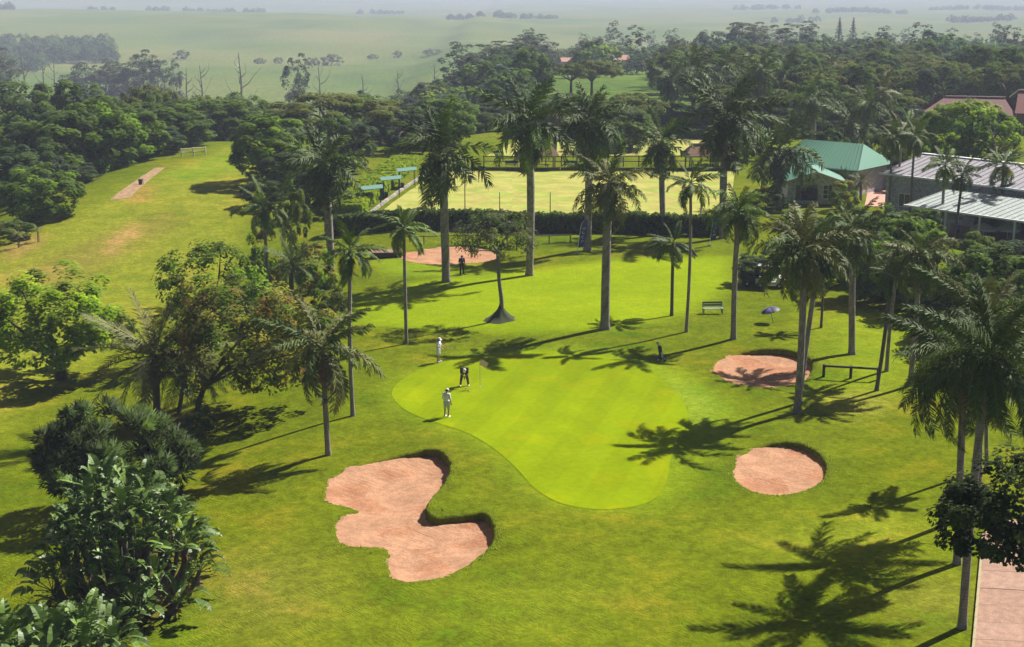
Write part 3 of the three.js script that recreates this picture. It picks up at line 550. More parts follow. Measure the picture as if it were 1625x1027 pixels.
{ // greener tree behind it
  const B = on(330, 560), s = perMetre(B), c = above(B, 328, 445).sub(B), blobs = ellipsoid(68, 70, 74 / s, 56 / s, 60 / s, 0.8, { c, low: -0.9, lumpy: 0.4 });
  ownTree('broadleaf_tree', 'green tree rising behind the rusty flowering tree', 'tree', B, { seed: 69, blobs, per: 56, leaf: 0.3, tones: [G2, LIME2, G1], center: c, trunk: limbs(70, c.y, 0.2, blobs, 6, 0.4) });
}
{ // small grey-leaved tree with a bare stem on a root mound
  const B = on(795, 507), s = perMetre(B), c = above(B, 786, 376).sub(B), blobs = ellipsoid(71, 90, 58 / s, 34 / s, 52 / s, 0.55, { c, low: -0.7, lumpy: 0.45 });
  const t = ownTree('small_tree', 'small grey-leaved tree with bare pale stem on a dark root mound', 'tree', B, { seed: 72, blobs, per: 52, leaf: 0.19, tones: [GREY, G4, GREY, G1], center: c, bark: M.barkPale, trunk: merge([tube([V(0, 0, 0), V(0.05, 1.4, 0), V(-0.12, 2.9, 0), V(-0.25, c.y - 1, 0)], [0.22, 0.16, 0.14, 0.12], 8), ...[0, 9, 20, 33, 45, 57].map((i) => tube([V(-0.25, c.y - 1.05, 0), V(-0.25, c.y - 1, 0).lerp(blobs[i][0], 0.5), blobs[i][0]], [0.08, 0.05, 0.02], 5))]) });
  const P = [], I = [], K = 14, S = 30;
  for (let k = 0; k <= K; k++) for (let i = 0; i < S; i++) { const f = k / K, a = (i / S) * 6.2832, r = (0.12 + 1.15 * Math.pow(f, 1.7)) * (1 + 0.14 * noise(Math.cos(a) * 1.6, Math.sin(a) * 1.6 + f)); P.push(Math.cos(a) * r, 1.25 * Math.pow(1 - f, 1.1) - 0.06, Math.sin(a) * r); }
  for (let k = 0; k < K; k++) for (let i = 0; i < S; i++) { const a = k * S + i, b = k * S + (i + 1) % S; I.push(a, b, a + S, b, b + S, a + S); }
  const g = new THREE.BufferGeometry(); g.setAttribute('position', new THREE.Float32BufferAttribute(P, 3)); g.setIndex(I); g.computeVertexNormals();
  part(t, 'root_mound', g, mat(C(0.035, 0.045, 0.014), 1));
}
{ // dark tree leaning into the picture at the lower right, close to the camera
  const B = V(19.5, 0, -33); B.y = ground(B.x, B.z);
  const c = above(V(0, 0, -33.5), 1640, 800).sub(B), blobs = [...ellipsoid(73, 96, 2.1, 1.45, 1.9, 0.42, { c, low: -0.9, shell: 0.35, lumpy: 0.5 }), ...ellipsoid(74, 40, 1.25, 0.75, 1.2, 0.32, { c: above(V(0, 0, -33.2), 1560, 830).sub(B), low: -0.9, lumpy: 0.6 })];
  ownTree('dark_tree', 'dark broad-leaved tree reaching in over the paved path, lower right', 'tree', B, { seed: 75, blobs, per: 80, leaf: 0.145, aspect: 0.6, tones: [[0.03, 0.05, 0.012], [0.025, 0.04, 0.012], [0.04, 0.065, 0.012]], center: c, trunk: limbs(76, c.y, 0.2, blobs, 9, 0.7) });
}
{ // the bright round tree behind the hall
  const B = far(1532, 172), s = perMetre(B), c = above(B, 1532, 220).sub(B), blobs = ellipsoid(77, 190, 76 / s, 56 / s, 70 / s, 1.05, { c, low: -0.8, shell: 0.7, lumpy: 0.12 });
  ownTree('broadleaf_tree', 'bright green dome-shaped tree below the red-roofed building', 'tree', B, { seed: 78, blobs, per: 84, leaf: 0.5, up: 1.6, tones: [LIME2, LIME, LIME2, G2], center: c, trunk: limbs(79, c.y, 0.35, blobs, 7, 0.4) });
}
// --- wood left of the fairway
const WL = 'trees of the wood left of the fairway';
for (const [x, d, top, w, kind, label] of [
  [68, 150, 268, 96, 'bright', 'bright rounded tree in front of the left wood, nearest the fairway edge'], [150, 190, 163, 112, 'bright', 'tall sunlit tree in the middle of the left wood'], [212, 200, 182, 90, 'bright', 'sunlit tree right of the tallest one in the left wood'],
  [25, 165, 235, 100, 'dark', 'dark tree at the left edge above the sunlit rounded tree'], [100, 185, 186, 110, 'round', 'leafy green tree left of the tallest one in the left wood'], [270, 215, 165, 110, 'round', 'brownish-green tree at the right part of the left wood'],
  [345, 232, 158, 110, 'round', 'rounded tree at the far end of the left fairway'], [15, 140, 352, 60, 'shrub', 'low dark shrub at the left edge below the wood'], [120, 178, 262, 60, 'dark', 'dark small tree behind the sunlit rounded tree at left'], [300, 222, 205, 60, 'dark', 'dark lower tree beside the wooden gate frame'],
]) tree(kind, label, 'tree', null, { at: [x, d], top, w: w * 1.3 });
for (const [x, d, top, w, kind] of [[30, 185, 195, 110, 'round'], [60, 205, 172, 110, 'round'], [190, 215, 158, 100, 'round'], [240, 235, 152, 100, 'umbrella'], [-20, 190, 210, 100, 'round'], [120, 235, 150, 110, 'round'], [170, 250, 148, 110, 'umbrella'], [40, 245, 150, 130, 'round'], [310, 262, 146, 120, 'umbrella'], [385, 258, 160, 90, 'round'], [-30, 235, 160, 110, 'round'], [370, 240, 172, 80, 'dark'], [250, 205, 200, 70, 'dark'], [70, 172, 232, 80, 'dark'], [180, 195, 215, 80, 'dark'], [-10, 262, 152, 120, 'umbrella']])
  tree(kind, 'tree in the close dark wood left of the fairway', 'tree', WL, { at: [x, d], top: top + rr(-14, 14), w: w * rr(0.9, 1.45) });
// --- clump between the fairway and the bowling green
for (const [x, d, top, w, kind, label] of [
  [435, 172, 190, 112, 'bright', 'bright green spreading tree behind the pale-stemmed palm at left'], [525, 205, 150, 190, 'umbrella', 'wide flat-topped olive tree behind the bright spreading tree'], [562, 182, 200, 66, 'dark', 'blue-black dense tree left of the green shelters'], [530, 188, 188, 60, 'round', 'tree between the flat-topped olive tree and the blue-black tree'],
  [642, 205, 166, 84, 'dark', 'dark round tree behind the left tall royal palm'], [700, 215, 160, 90, 'bright', 'green tree behind the crown of the left tall royal palm'], [480, 165, 235, 100, 'dark', 'dark undergrowth tree behind the left royal palm trunk'], [508, 150, 268, 80, 'dark', 'dark low tree left of the bright hedge'], [420, 155, 285, 60, 'dark', 'dark low tree at the edge of the fairway beside the slim palm'],
  [975, 208, 170, 90, 'round', 'dense dark tree right of the royal palm with the flag'], [1000, 225, 150, 110, 'umbrella', 'dark flat-topped tree behind the bowling green'], [910, 228, 150, 90, 'round', 'tree behind the two tall royal palms'], [470, 128, 300, 40, 'shrub', 'small dark shrub under the left royal palm'],
  [1330, 128, 338, 70, 'bushy', 'leafy bush in front of the clubhouse wall'], [1385, 124, 330, 80, 'shrub', 'dark green bush between clubhouse and terrace'], [1440, 118, 345, 90, 'bushy', 'sunlit bush in front of the terrace'], [1340, 150, 285, 40, 'bushy', 'small lime-green bush at the clubhouse corner'],
  [1395, 105, 385, 110, 'bright', 'broad green bush behind the leaning palms'], [1470, 100, 400, 100, 'round', 'tangled bush behind the palm leaning right'], [1560, 92, 405, 130, 'round', 'large bush at the right edge above the foreground palm'], [1600, 108, 385, 90, 'dark', 'dark bush at the right edge below the terrace'], [1590, 84, 470, 120, 'dark', 'deep shaded bush behind the foreground palm crown'],
  [1480, 150, 300, 60, 'shrub', 'low bush at the left end of the terrace'], [1545, 116, 372, 60, 'shrub', 'bush in front of the white terrace umbrellas'], [1270, 160, 300, 60, 'bushy', 'sunlit bush left of the clubhouse window'],
  [420, 118, 362, 50, 'bushy', 'yellow-green bush beside the slim palm left of the royal palm'], [500, 112, 385, 60, 'bushy', 'yellowish bush in the bed left of the back bunker'], [420, 100, 455, 70, 'shrub', 'dark bush under the slim palm, left of the upper lawn'], [520, 98, 455, 60, 'shrub', 'bush at the foot of the tall thin palm'],
  [1195, 112, 408, 60, 'dark', 'dark bush behind the golf cart'], [1215, 150, 305, 60, 'shrub', 'bush beside the palm in front of the clubhouse'], [1290, 118, 352, 60, 'round', 'dark leafy shrub above the drooping palm crown'],
]) tree(kind, label, kind === 'shrub' || kind === 'bushy' || label.includes('bush') ? 'shrub' : 'tree', null, { at: [x, d], top, w: w * 1.25 });
const BAND = 'trees in the dark row behind the bowling greens';
for (const [x, d, top, w, kind] of [[668, 240, 172, 90, 'dark'], [740, 246, 168, 100, 'round'], [800, 250, 160, 100, 'dark'], [850, 246, 158, 100, 'round'], [895, 252, 162, 90, 'dark'], [945, 248, 160, 100, 'round'], [1020, 244, 168, 110, 'dark'], [1075, 240, 165, 100, 'round'], [1110, 236, 172, 90, 'dark'], [1165, 240, 160, 110, 'round'], [1215, 232, 172, 90, 'dark'], [1265, 228, 176, 90, 'round'], [1330, 232, 168, 100, 'dark'], [1385, 226, 172, 100, 'round'], [1430, 222, 172, 90, 'dark']])
  tree(kind, kind === 'dark' ? 'dark dense tree in the row behind the bowling greens' : 'green round tree in the row behind the bowling greens', 'tree', BAND + (kind === 'dark' ? '' : ', round ones'), { at: [x, d], top, w });
for (const [x, d, top, w, kind, label] of [[604, 216, 190, 84, 'dark', 'dark tree closing the gap behind the bright hedge'], [660, 226, 178, 80, 'round', 'green tree beyond the far end of the bright hedge'], [1315, 172, 205, 70, 'dark', 'dark tree behind the clubhouse roof ridge'], [1395, 170, 215, 60, 'round', 'tree between clubhouse roof and hall roof'], [1445, 166, 230, 60, 'bright', 'green tree at the left of the bright dome-shaped tree'], [1185, 196, 190, 60, 'dark', 'dark tree at the right end of the second bowling green'], [1330, 112, 372, 70, 'dark', 'dark bush under the crown of the drooping palm'], [1420, 112, 350, 100, 'bright', 'fresh green tree behind the leaning palms'], [1375, 118, 345, 90, 'round', 'round green tree beside the straight thick-trunked palm'], [1500, 104, 430, 110, 'round', 'bush mass left of the foreground palm crown'], [1540, 98, 440, 110, 'dark', 'dark bush mass behind the foreground palm crown, left part'], [1610, 100, 420, 100, 'round', 'leafy tree at the right edge above the foreground palm crown'], [1240, 122, 395, 60, 'dark', 'dark bush behind the golf carts, right part'], [1265, 140, 330, 60, 'bushy', 'bush left of the round tree by the clubhouse'], [1465, 128, 335, 60, 'bright', 'bright shrubby tree in front of the terrace posts']])
  tree(kind, label, label.includes('tree') ? 'tree' : 'shrub', null, { at: [x, d], top, w });
// --- gum trees and bare trees in the valley
for (const [x, d, top, w, label] of [[222, 640, 74, 46, 'tallest gum tree of the valley clump at left'], [198, 650, 92, 46, 'gum tree left of the tallest in the valley clump'], [135, 640, 88, 44, 'gum tree at the left end of the valley clump'], [160, 655, 94, 40, 'gum tree in the left middle of the valley clump'], [245, 650, 88, 30, 'gum tree right of the tallest in the valley clump'], [272, 630, 86, 22, 'slender gum tree standing alone right of the valley clump'], [178, 645, 84, 40, 'gum tree in the middle of the valley clump, behind the others'], [112, 655, 100, 34, 'small gum tree at the outer left of the valley clump'], [2, 560, 85, 40, 'gum tree cut by the left edge of the picture'], [-8, 600, 70, 44, 'taller gum tree behind the one at the left edge'],
  [470, 520, 78, 36, 'single ragged gum tree with bare top on the valley edge'], [735, 440, 58, 56, 'leaning gum tree at the left end of the centre clump'], [775, 450, 62, 60, 'gum tree second from left in the centre clump'], [815, 470, 58, 56, 'gum tree in the middle of the centre clump'], [850, 500, 48, 56, 'gum tree at the right end of the centre clump'], [1175, 520, 30, 60, 'tall gum tree breaking the skyline right of centre'], [1215, 540, 32, 50, 'gum tree beside the skyline gum, right of centre'], [1265, 560, 30, 56, 'gum tree on the skyline left of the two conifers']])
  tree('gum', label, 'tree', 'gum trees in the valley', { at: [x, d], top, w: w * 1.5 });
tree('pink', 'pink flowering shrub behind the leaning palms', 'shrub', null, { at: [1396, 112], top: 388, w: 42 });
tree('cone', 'dark conifer on the skyline, left of the pair', 'tree', null, { at: [1332, 800], top: 25, w: 34 });
tree('cone', 'dark conifer on the skyline, right of the pair', 'tree', null, { at: [1354, 820], top: 25, w: 32 });
const bareGeo = [80, 81].map((seed) => { const q = rng(seed), g = [tube([V(0, -0.3, 0), V(0.2, 5, 0), V(0, 10, 0.2), V(0.2, 15, 0)], [0.32, 0.24, 0.15, 0.05], 6)]; for (let i = 0; i < 13; i++) { const y = 4 + i * 0.8, a = q() * 6.28, l = rr(1.5, 3.4, q) * (1.2 - y / 18), b = V(Math.cos(a) * l, y + l * 0.9, Math.sin(a) * l); g.push(tube([V(0.1, y, 0), V(Math.cos(a) * l * 0.5, y + l * 0.3, Math.sin(a) * l * 0.5), b], [0.1, 0.07, 0.03], 4)); if (i % 2) g.push(tube([b, b.clone().add(V(rr(-1, 1, q), 1.2, rr(-1, 1, q)))], [0.03, 0.02], 3)); } return merge(g); });
for (const [x, d, top, w, label] of [[34, 520, 88, 1, 'pale bare dead tree standing at the far left of the valley'], [64, 540, 100, 1, 'thin bare tree right of the pale dead tree'], [379, 480, 84, 1, 'bare dead tree with forked top above the fairway end'], [294, 520, 108, 1, 'small pale bare tree right of the slender gum'], [316, 500, 104, 1, 'leaning bare tree between the pale one and the forked one'], [506, 500, 104, 1, 'bare thin tree right of the ragged gum'], [630, 470, 112, 1, 'bare thin tree on the valley edge left of the centre clump'], [575, 480, 118, 1, 'short bare tree on the valley edge'], [690, 460, 100, 1, 'bare tree just left of the centre gum clump'], [82, 560, 96, 1, 'bare tree leaning beside the left gum clump']]) {
  const B = far(x, d), T = above(B, x, top), t = thing('bare_tree', label, 'dead tree', B, x, 'bare trees on the valley edge');
  t.scale.setScalar((T.y - B.y) / 15);
  part(t, 'trunk', bareGeo[x % 2], M.barkPale);
}
// --- bushes in the valley fields
for (const [x, low, top, w, label] of [[289, 93, 80, 26, 'dark oval bush alone in the valley field, left'], [413, 101, 92, 20, 'bush in the valley field left of the ragged gum'], [442, 101, 91, 16, 'bush in the valley field just left of the ragged gum'], [497, 104, 91, 24, 'low bush right of the ragged gum'], [526, 104, 87, 36, 'wide grey-blue bush in the valley field'], [592, 94, 86, 18, 'small bush in the valley field, middle'], [631, 91, 81, 16, 'round dark bush in the valley field, middle'], [687, 87, 78, 32, 'long low bush left of the centre gum clump']])
  tree('shrub', label, 'shrub', null, { base: [x, low], top, w, name: 'field_bush' });
// --- the woods that read as a mass: many small crowns
const farCrown = [90, 91, 92].map((seed) => crownGeo({ seed, blobs: ellipsoid(seed, 26, 4.6, 4.2, 4.6, 1.5, { c: V(0, 3.6, 0), low: -0.5, lumpy: 0.5 }), per: 26, leaf: 1.1, tones: [G1, G3, BLUE, G2], center: V(0, 4, 0) }));
const farGum = crownGeo({ seed: 93, blobs: [...ellipsoid(93, 20, 3.6, 6, 3.6, 1.5, { c: V(0, 15, 0), low: -0.9, shell: 0.4, lumpy: 0.7 }), ...ellipsoid(94, 12, 3, 5, 3, 1.4, { c: V(0, 8, 0), low: -0.9, lumpy: 0.7 })], per: 26, leaf: 1.1, tones: [BLUE, G3, GREY], center: V(0, 12, 0) });
function wood(name, label, spots, geo) {
  const m = new THREE.InstancedMesh(geo, leafMat, spots.length), o = new THREE.Object3D();
  spots.forEach(([x, z, s, h, tint], i) => { o.position.set(x, ground(x, z) - 0.4, z); o.rotation.y = (x * 7 + z * 3) % 6.28; o.scale.set(s, h, s); o.updateMatrix(); m.setMatrixAt(i, o.matrix); m.setColorAt(i, tint); });
  m.name = numbered(name); tag(shade(m), label, 'wood', null, 'stuff'); scene.add(m);
}
const wq = rng(17), tint = () => { const v = rr(0.65, 1.75, wq); return C(v * rr(0.7, 1.2, wq), v, v * rr(0.9, 1.5, wq)); };
// scatter between two distances; keep(px, d) says where
function scatter(d0, d1, px0, px1, gap, keep, s0, s1) {
  const out = [];
  for (let d = d0; d < d1; d += gap * rr(0.8, 1.2, wq)) { const step = (gap * FOC) / d; for (let p = px0; p < px1; p += step * rr(0.75, 1.3, wq)) { const dd = d + rr(-gap, gap, wq) * 0.5; if (!keep(p, dd)) continue; const b = far(p, dd), s = rr(s0, s1, wq); out.push([b.x, b.z, s, s * rr(0.75, 1.15, wq), tint()]); } }
  return out;
}
const split = (list, n) => Array.from({ length: n }, (_, k) => list.filter((_, i) => i % n === k));
split([...scatter(278, 430, -60, 840, 10, (p, d) => p > 720 || d < 300 + 60 * noise(p / 90, 2) + 80, 0.9, 1.5), ...scatter(540, 690, 55, 300, 13, (p, d) => true, 0.7, 1.2), ...scatter(540, 640, -40, 30, 13, () => true, 0.9, 1.4), ...scatter(430, 540, 400, 500, 12, (p, d) => true, 0.7, 1.2), ...scatter(410, 500, 640, 830, 11, () => true, 0.8, 1.3)], 3).forEach((l, k) => wood('valley_wood', ['dark belt of trees along the valley edge behind the left wood', 'lower crowns in the belt of trees along the valley edge', 'paler crowns in the belt of trees along the valley edge'][k], l, farCrown[k]));
const clearing = (p, d) => p > 805 && p < 1062 && d < 640 && !(p > 920 && p < 962) && !(p > 1008 && p < 1024);
split(scatter(430, 1150, 800, 1700, 15, (p, d) => !clearing(p, d) && d < 560 + (p - 800) * 0.8 + 120 * noise(p / 130, 5) + 240 * (p > 850), 0.85, 1.6), 3).forEach((l, k) => wood('far_wood', ['blue-green wood that covers the far ground at right', 'rounded crowns of the far wood at right', 'paler crowns in the far wood at right'][k], l, farCrown[k]));
wood('far_wood', 'tall loose gum crowns standing up out of the far wood', scatter(480, 1050, 840, 1660, 46, (p, d) => !clearing(p, d), 0.7, 1.1), farGum);
wood('distant_wood', 'blue hazy wood beyond the valley at far left', scatter(1050, 1350, -80, 175, 16, (p, d) => p < 60 || d > 1150, 1.1, 1.9), farCrown[0]);
wood('distant_wood', 'faint lines of trees on the hazy plain', [[715, 885, 2350, 90], [1160, 1270, 3500, 120], [1285, 1440, 3050, 90], [1480, 1640, 3500, 130], [235, 420, 3000, 60], [-40, 22, 2300, 120], [1500, 1610, 2250, 60], [1230, 1300, 2300, 50], [560, 640, 3300, 60], [130, 180, 2900, 60]].flatMap(([a, b, d, t]) => scatter(d, d + t, a, b, 15, (p) => noise(p / 23, d) > -0.35, 0.9, 1.5)), farCrown[1]);
// --- wood right of and behind the clubhouse: single trees
const WR = 'trees of the wood at right behind the clubhouse', rq = rng(29);
let nth = 0;
for (let d = 235; d < 430; d += rr(13, 18, rq)) {
  const step = (12.5 * FOC) / d;
  for (let p = d < 300 ? 1180 : 840; p < 1690; p += step * rr(0.75, 1.2, rq)) {
    if ((p > 1450 && d < 262) || (p < 1062 && d > 330) || (p > 940 && p < 1055 && d > 268)) continue;
    const kind = ['umbrella', 'round', 'umbrella', 'dark', 'umbrella', 'round'][nth++ % 6], B = far(p, d), h = rr(7, 10.5, rq) + (kind === 'round' ? 1 : 0), T = B.y + h, s = perMetre(B), w = rr(11, 15, rq) * (kind === 'umbrella' ? 1.25 : 0.85) * s;
    const yTop = CY - FOC * Math.tan(Math.atan2(T - EYE, d) + PITCH);
    tree(kind, kind === 'umbrella' ? 'olive-green spreading crown in the wood behind the clubhouse' : kind === 'dark' ? 'small dark crown in the wood behind the clubhouse' : 'rounded green crown in the wood behind the clubhouse', 'tree', kind === 'umbrella' ? WR : kind === 'dark' ? WR + ', dark ones' : WR + ', rounded ones', { at: [p, d], top: yTop, w });
  }
}
// ------------------------------------------------------------------ strelitzia clumps
function paddleGeo(seed) { // one leaf of unit length along +x, ragged blade on an arched rib, folded up along it
  const q = rng(seed), L = new Leaves(), S = 11, bend = rr(0.5, 1.5, q), pts = [];
  let x = 0, y = 0;
  for (let i = 0; i <= S; i++) { const a = -bend * Math.pow(i / S, 1.6); pts.push([V(x, y, 0), a]); x += Math.cos(a) / S; y += Math.sin(a) / S; }
  for (let i = 0; i < S; i++) {
    const s0 = i / S, s1 = (i + 1) / S, wd = (s) => 0.2 * Math.pow(Math.sin(Math.PI * Math.pow(clamp(s, 0.01, 0.995), 0.75)), 0.6);
    for (const side of [-1, 1]) {
      const gap = q() < 0.45 ? rr(0.1, 0.5, q) : 0.03, drop = q() < 0.3 ? rr(0.05, 0.16, q) : 0, lift = 0.3 + 0.15 * q();
      const edge = (p, a, w, g) => V(p.x - Math.sin(a) * w * lift + Math.cos(a) * (0.03 - g / S), p.y + Math.cos(a) * w * lift - drop, side * w);
      const A = pts[i][0], B = pts[i + 1][0], a = edge(A, pts[i][1], wd(s0), 0), b = edge(B, pts[i + 1][1], wd(s1), gap), n = flat(A, B, a); if (n.y < 0) n.negate();
      const v = rr(0.8, 1.2, q), k = [v, v * rr(0.95, 1.1, q), v];
      L.tri(A, B, a, n, k); L.tri(a, B, b, n, k);
    }
  }
  return L.geo();
}
const paddles = [0, 1, 2, 3, 4].map((k) => paddleGeo(500 + k));
M.paddle = new THREE.MeshPhysicalMaterial({ color: C(0.085, 0.14, 0.02), vertexColors: true, roughness: 0.5, specularIntensity: 0.7, transmission: 0.12, thickness: 0, side: THREE.DoubleSide });
M.paddlePale = new THREE.MeshPhysicalMaterial({ color: C(0.15, 0.23, 0.035), vertexColors: true, roughness: 0.5, specularIntensity: 0.6, transmission: 0.15, thickness: 0, side: THREE.DoubleSide });
M.paddleDead = new THREE.MeshPhysicalMaterial({ color: C(0.16, 0.085, 0.055), vertexColors: true, roughness: 0.9, specularIntensity: 0.2, side: THREE.DoubleSide });
function strelitzia(label, B, { stems, spread, hLo, hHi, leaf, seed, dead = 0, m = M.paddle }) {
  const t = thing('strelitzia_clump', label, 'shrub', B, 0), q = rng(seed);
  for (let i = 0; i < stems; i++) {
    const a = i * 2.4, f = Math.sqrt((i + 0.5) / stems), r = f * spread, top = V(Math.cos(a) * r, lerp(hHi, hLo, f * f) * rr(0.85, 1.1, q), Math.sin(a) * r), foot = V(top.x * 0.55, -0.1, top.z * 0.55);
    if (top.y > 0.7) part(t, 'stem', tube([foot, foot.clone().lerp(top, 0.5).add(V(top.x * 0.12, 0, top.z * 0.12)), top], [0.13, 0.11, 0.09], 7), M.palmDark);
    const fan = rr(0, 3.14, q), n = 7 + Math.floor(q() * 4);
    for (let k = 0; k < n; k++) {
      const u = (k / (n - 1)) * 2 - 1, side = V(Math.cos(fan), 0, Math.sin(fan)), d = side.clone().multiplyScalar(u * 1.25).add(V(rr(-0.2, 0.2, q), 1.15 - Math.abs(u) * 0.85, rr(-0.2, 0.2, q))).addScaledVector(V(top.x, 0, top.z).normalize(), 0.3 * f).normalize();
      const stalk = leaf * rr(0.5, 0.75, q), tip = top.clone().addScaledVector(d, stalk);
      const lf = part(t, 'leaf', paddles[Math.floor(q() * 5)], q() < 0.22 ? M.paddlePale : m);
      lf.rotation.order = 'YZX'; lf.rotation.set(rr(-0.5, 0.5, q), Math.atan2(-d.z, d.x), Math.asin(clamp(d.y, -1, 1))); lf.position.copy(tip); lf.scale.setScalar(leaf * rr(0.85, 1.2, q));
      part(t, 'leaf_stalk', bar(top, tip.clone().addScaledVector(d, 0.1), 0.022, 4), M.paddlePale);
    }
    if (i % 2 < dead) for (let k = 0; k < 2; k++) { const lf = part(t, 'dead_leaf', paddles[k], M.paddleDead); lf.rotation.order = 'YZX'; lf.rotation.set(rr(-0.6, 0.6, q), rr(0, 6.28, q), -1.25); lf.position.copy(top).add(V(0, -0.15, 0)); lf.scale.setScalar(leaf * rr(0.7, 1, q)); }
  }
  return t;
}
strelitzia('large clump of broad paddle leaves with dead brown leaves hanging inside, lower left', on(205, 962), { stems: 54, spread: 3.1, hLo: 0.8, hHi: 5.2, leaf: 0.95, seed: 5, dead: 2 });
strelitzia('smaller clump of paddle leaves at the bottom edge below the large clump', on(125, 1095), { stems: 12, spread: 1.8, hLo: 0.9, hHi: 2.0, leaf: 1.05, seed: 8 });
strelitzia('yellowish clump of narrow leaves in the bottom left corner', on(8, 1075), { stems: 9, spread: 1.1, hLo: 0.7, hHi: 1.5, leaf: 0.9, seed: 12, m: M.paddlePale });
{ // dark shrub behind the clump
  const B = on(178, 800), s = perMetre(B), c = above(B, 172, 722).sub(B), blobs = ellipsoid(610, 130, 118 / s, 80 / s, 2.9, 0.6, { c, low: -0.7, lumpy: 0.5 });
  const t = thing('shrub', 'big dark shrub with lance-shaped leaves behind the paddle-leaved clump', 'shrub', B);
  part(t, 'stem', limbs(611, 2, 0.12, blobs, 7, 0.25), M.bark);
  part(t, 'foliage', crownGeo({ seed: 612, blobs, per: 80, leaf: 0.5, aspect: 0.2, tones: [G3, G1, G3, [0.05, 0.07, 0.02]], center: c, wild: 0.8, radial: true }), leafMat);
}
{ const B = on(330, 700); const s = thing('shrub', 'small green shrub at the foot of the rusty flowering tree', 'shrub', on(318, 690)); const bl = ellipsoid(620, 24, 0.9, 0.6, 0.8, 0.3, { c: V(0, 0.55, 0) }); part(s, 'foliage', crownGeo({ seed: 621, blobs: bl, per: 50, leaf: 0.18, tones: [G2, LIME2, G1], center: V(0, 0.4, 0) }), leafMat); }

// ------------------------------------------------------------------ bowling greens, hedges, shelters
const quadSheet = (a, b, c, d, n, m, lift, s) => { // a b near edge, d c far edge
  const P = [], U = [], I = [];
  for (let j = 0; j <= m; j++) for (let i = 0; i <= n; i++) { const p = a.clone().lerp(b, i / n).lerp(d.clone().lerp(c, i / n), j / m); P.push(p.x, ground(p.x, p.z) + lift, p.z); U.push(p.x / s, p.z / s); }
  for (let j = 0; j < m; j++) for (let i = 0; i < n; i++) { const k = j * (n + 1) + i; I.push(k, k + 1, k + n + 1, k + 1, k + n + 2, k + n + 1); }
  const g = new THREE.BufferGeometry();
  g.setAttribute('position', new THREE.Float32BufferAttribute(P, 3)); g.setAttribute('uv', new THREE.Float32BufferAttribute(U, 2)); g.setIndex(I); g.computeVertexNormals();
  return g;
};
const bowlTex = tintTex(512, [158, 152, 84], (u, v, q) => { const n = 0.06 * noise(u * 5, v * 5) + 0.04 * noiseB(u * 18, v * 18) + 0.05 * (q() - 0.5), g = clamp(noise(u * 4 + 3, v * 7) * 0.18, 0, 0.12); return [1 + n - g, 1 + n, 1 + n - g * 1.5]; });
const bowlMat = turf({ map: bowlTex });
const bl = [on(596, 342), on(1158, 342), on(1166, 273), on(694, 273)];
tag(structure('bowling_green', quadSheet(...bl, 60, 60, 0.03, 22), bowlMat), 'pale straw-coloured bowling green behind the long dark hedge', 'bowling green');
tag(structure('bowling_green', quadSheet(on(772, 248), on(1200, 248), on(1200, 221), on(822, 221), 40, 40, 0.03, 22), bowlMat), 'second bowling green beyond the timber fence', 'bowling green');
const timber = mat(C(0.06, 0.045, 0.035), 0.9, { bumpMap: bumpTex, bumpScale: 0.01 }), paleStone = mat(C(0.5, 0.46, 0.4), 0.95, { map: grainTex });
function run(a, b, n) { return Array.from({ length: n + 1 }, (_, i) => { const p = a.clone().lerp(b, i / n); p.y = ground(p.x, p.z); return p; }); }
{ // boards and kerbs round the green
  const e = thing('green_edging', 'dark timber bank board along the far side of the bowling green', 'bank board', V(0, 0, 0));
  const p = run(on(690, 271), on(1168, 271), 12);
  for (let i = 0; i < 12; i++) part(e, 'board', plank(p[i].clone().add(V(0.03, 0.14, 0)), p[i + 1].clone().add(V(-0.03, 0.14, 0)), 0.12, 0.55), timber);
  structure('path', quadSheet(on(690, 269.6), on(1175, 269.6), on(1175, 268), on(692, 268), 30, 2, 0.05, 8), paleStone);
  const k = thing('kerb', 'row of white kerb stones along the left side of the bowling green', 'kerb', V(0, 0, 0)), l = run(on(584, 342), on(684, 271), 26);
  for (let i = 0; i < 26; i++) part(k, 'stone', plank(l[i].clone().add(V(0, 0.12, -0.12)), l[i + 1].clone().add(V(0, 0.12, 0.12)), 0.35, 0.3), i % 3 ? paleStone : mat(C(0.42, 0.33, 0.26), 0.95));
}
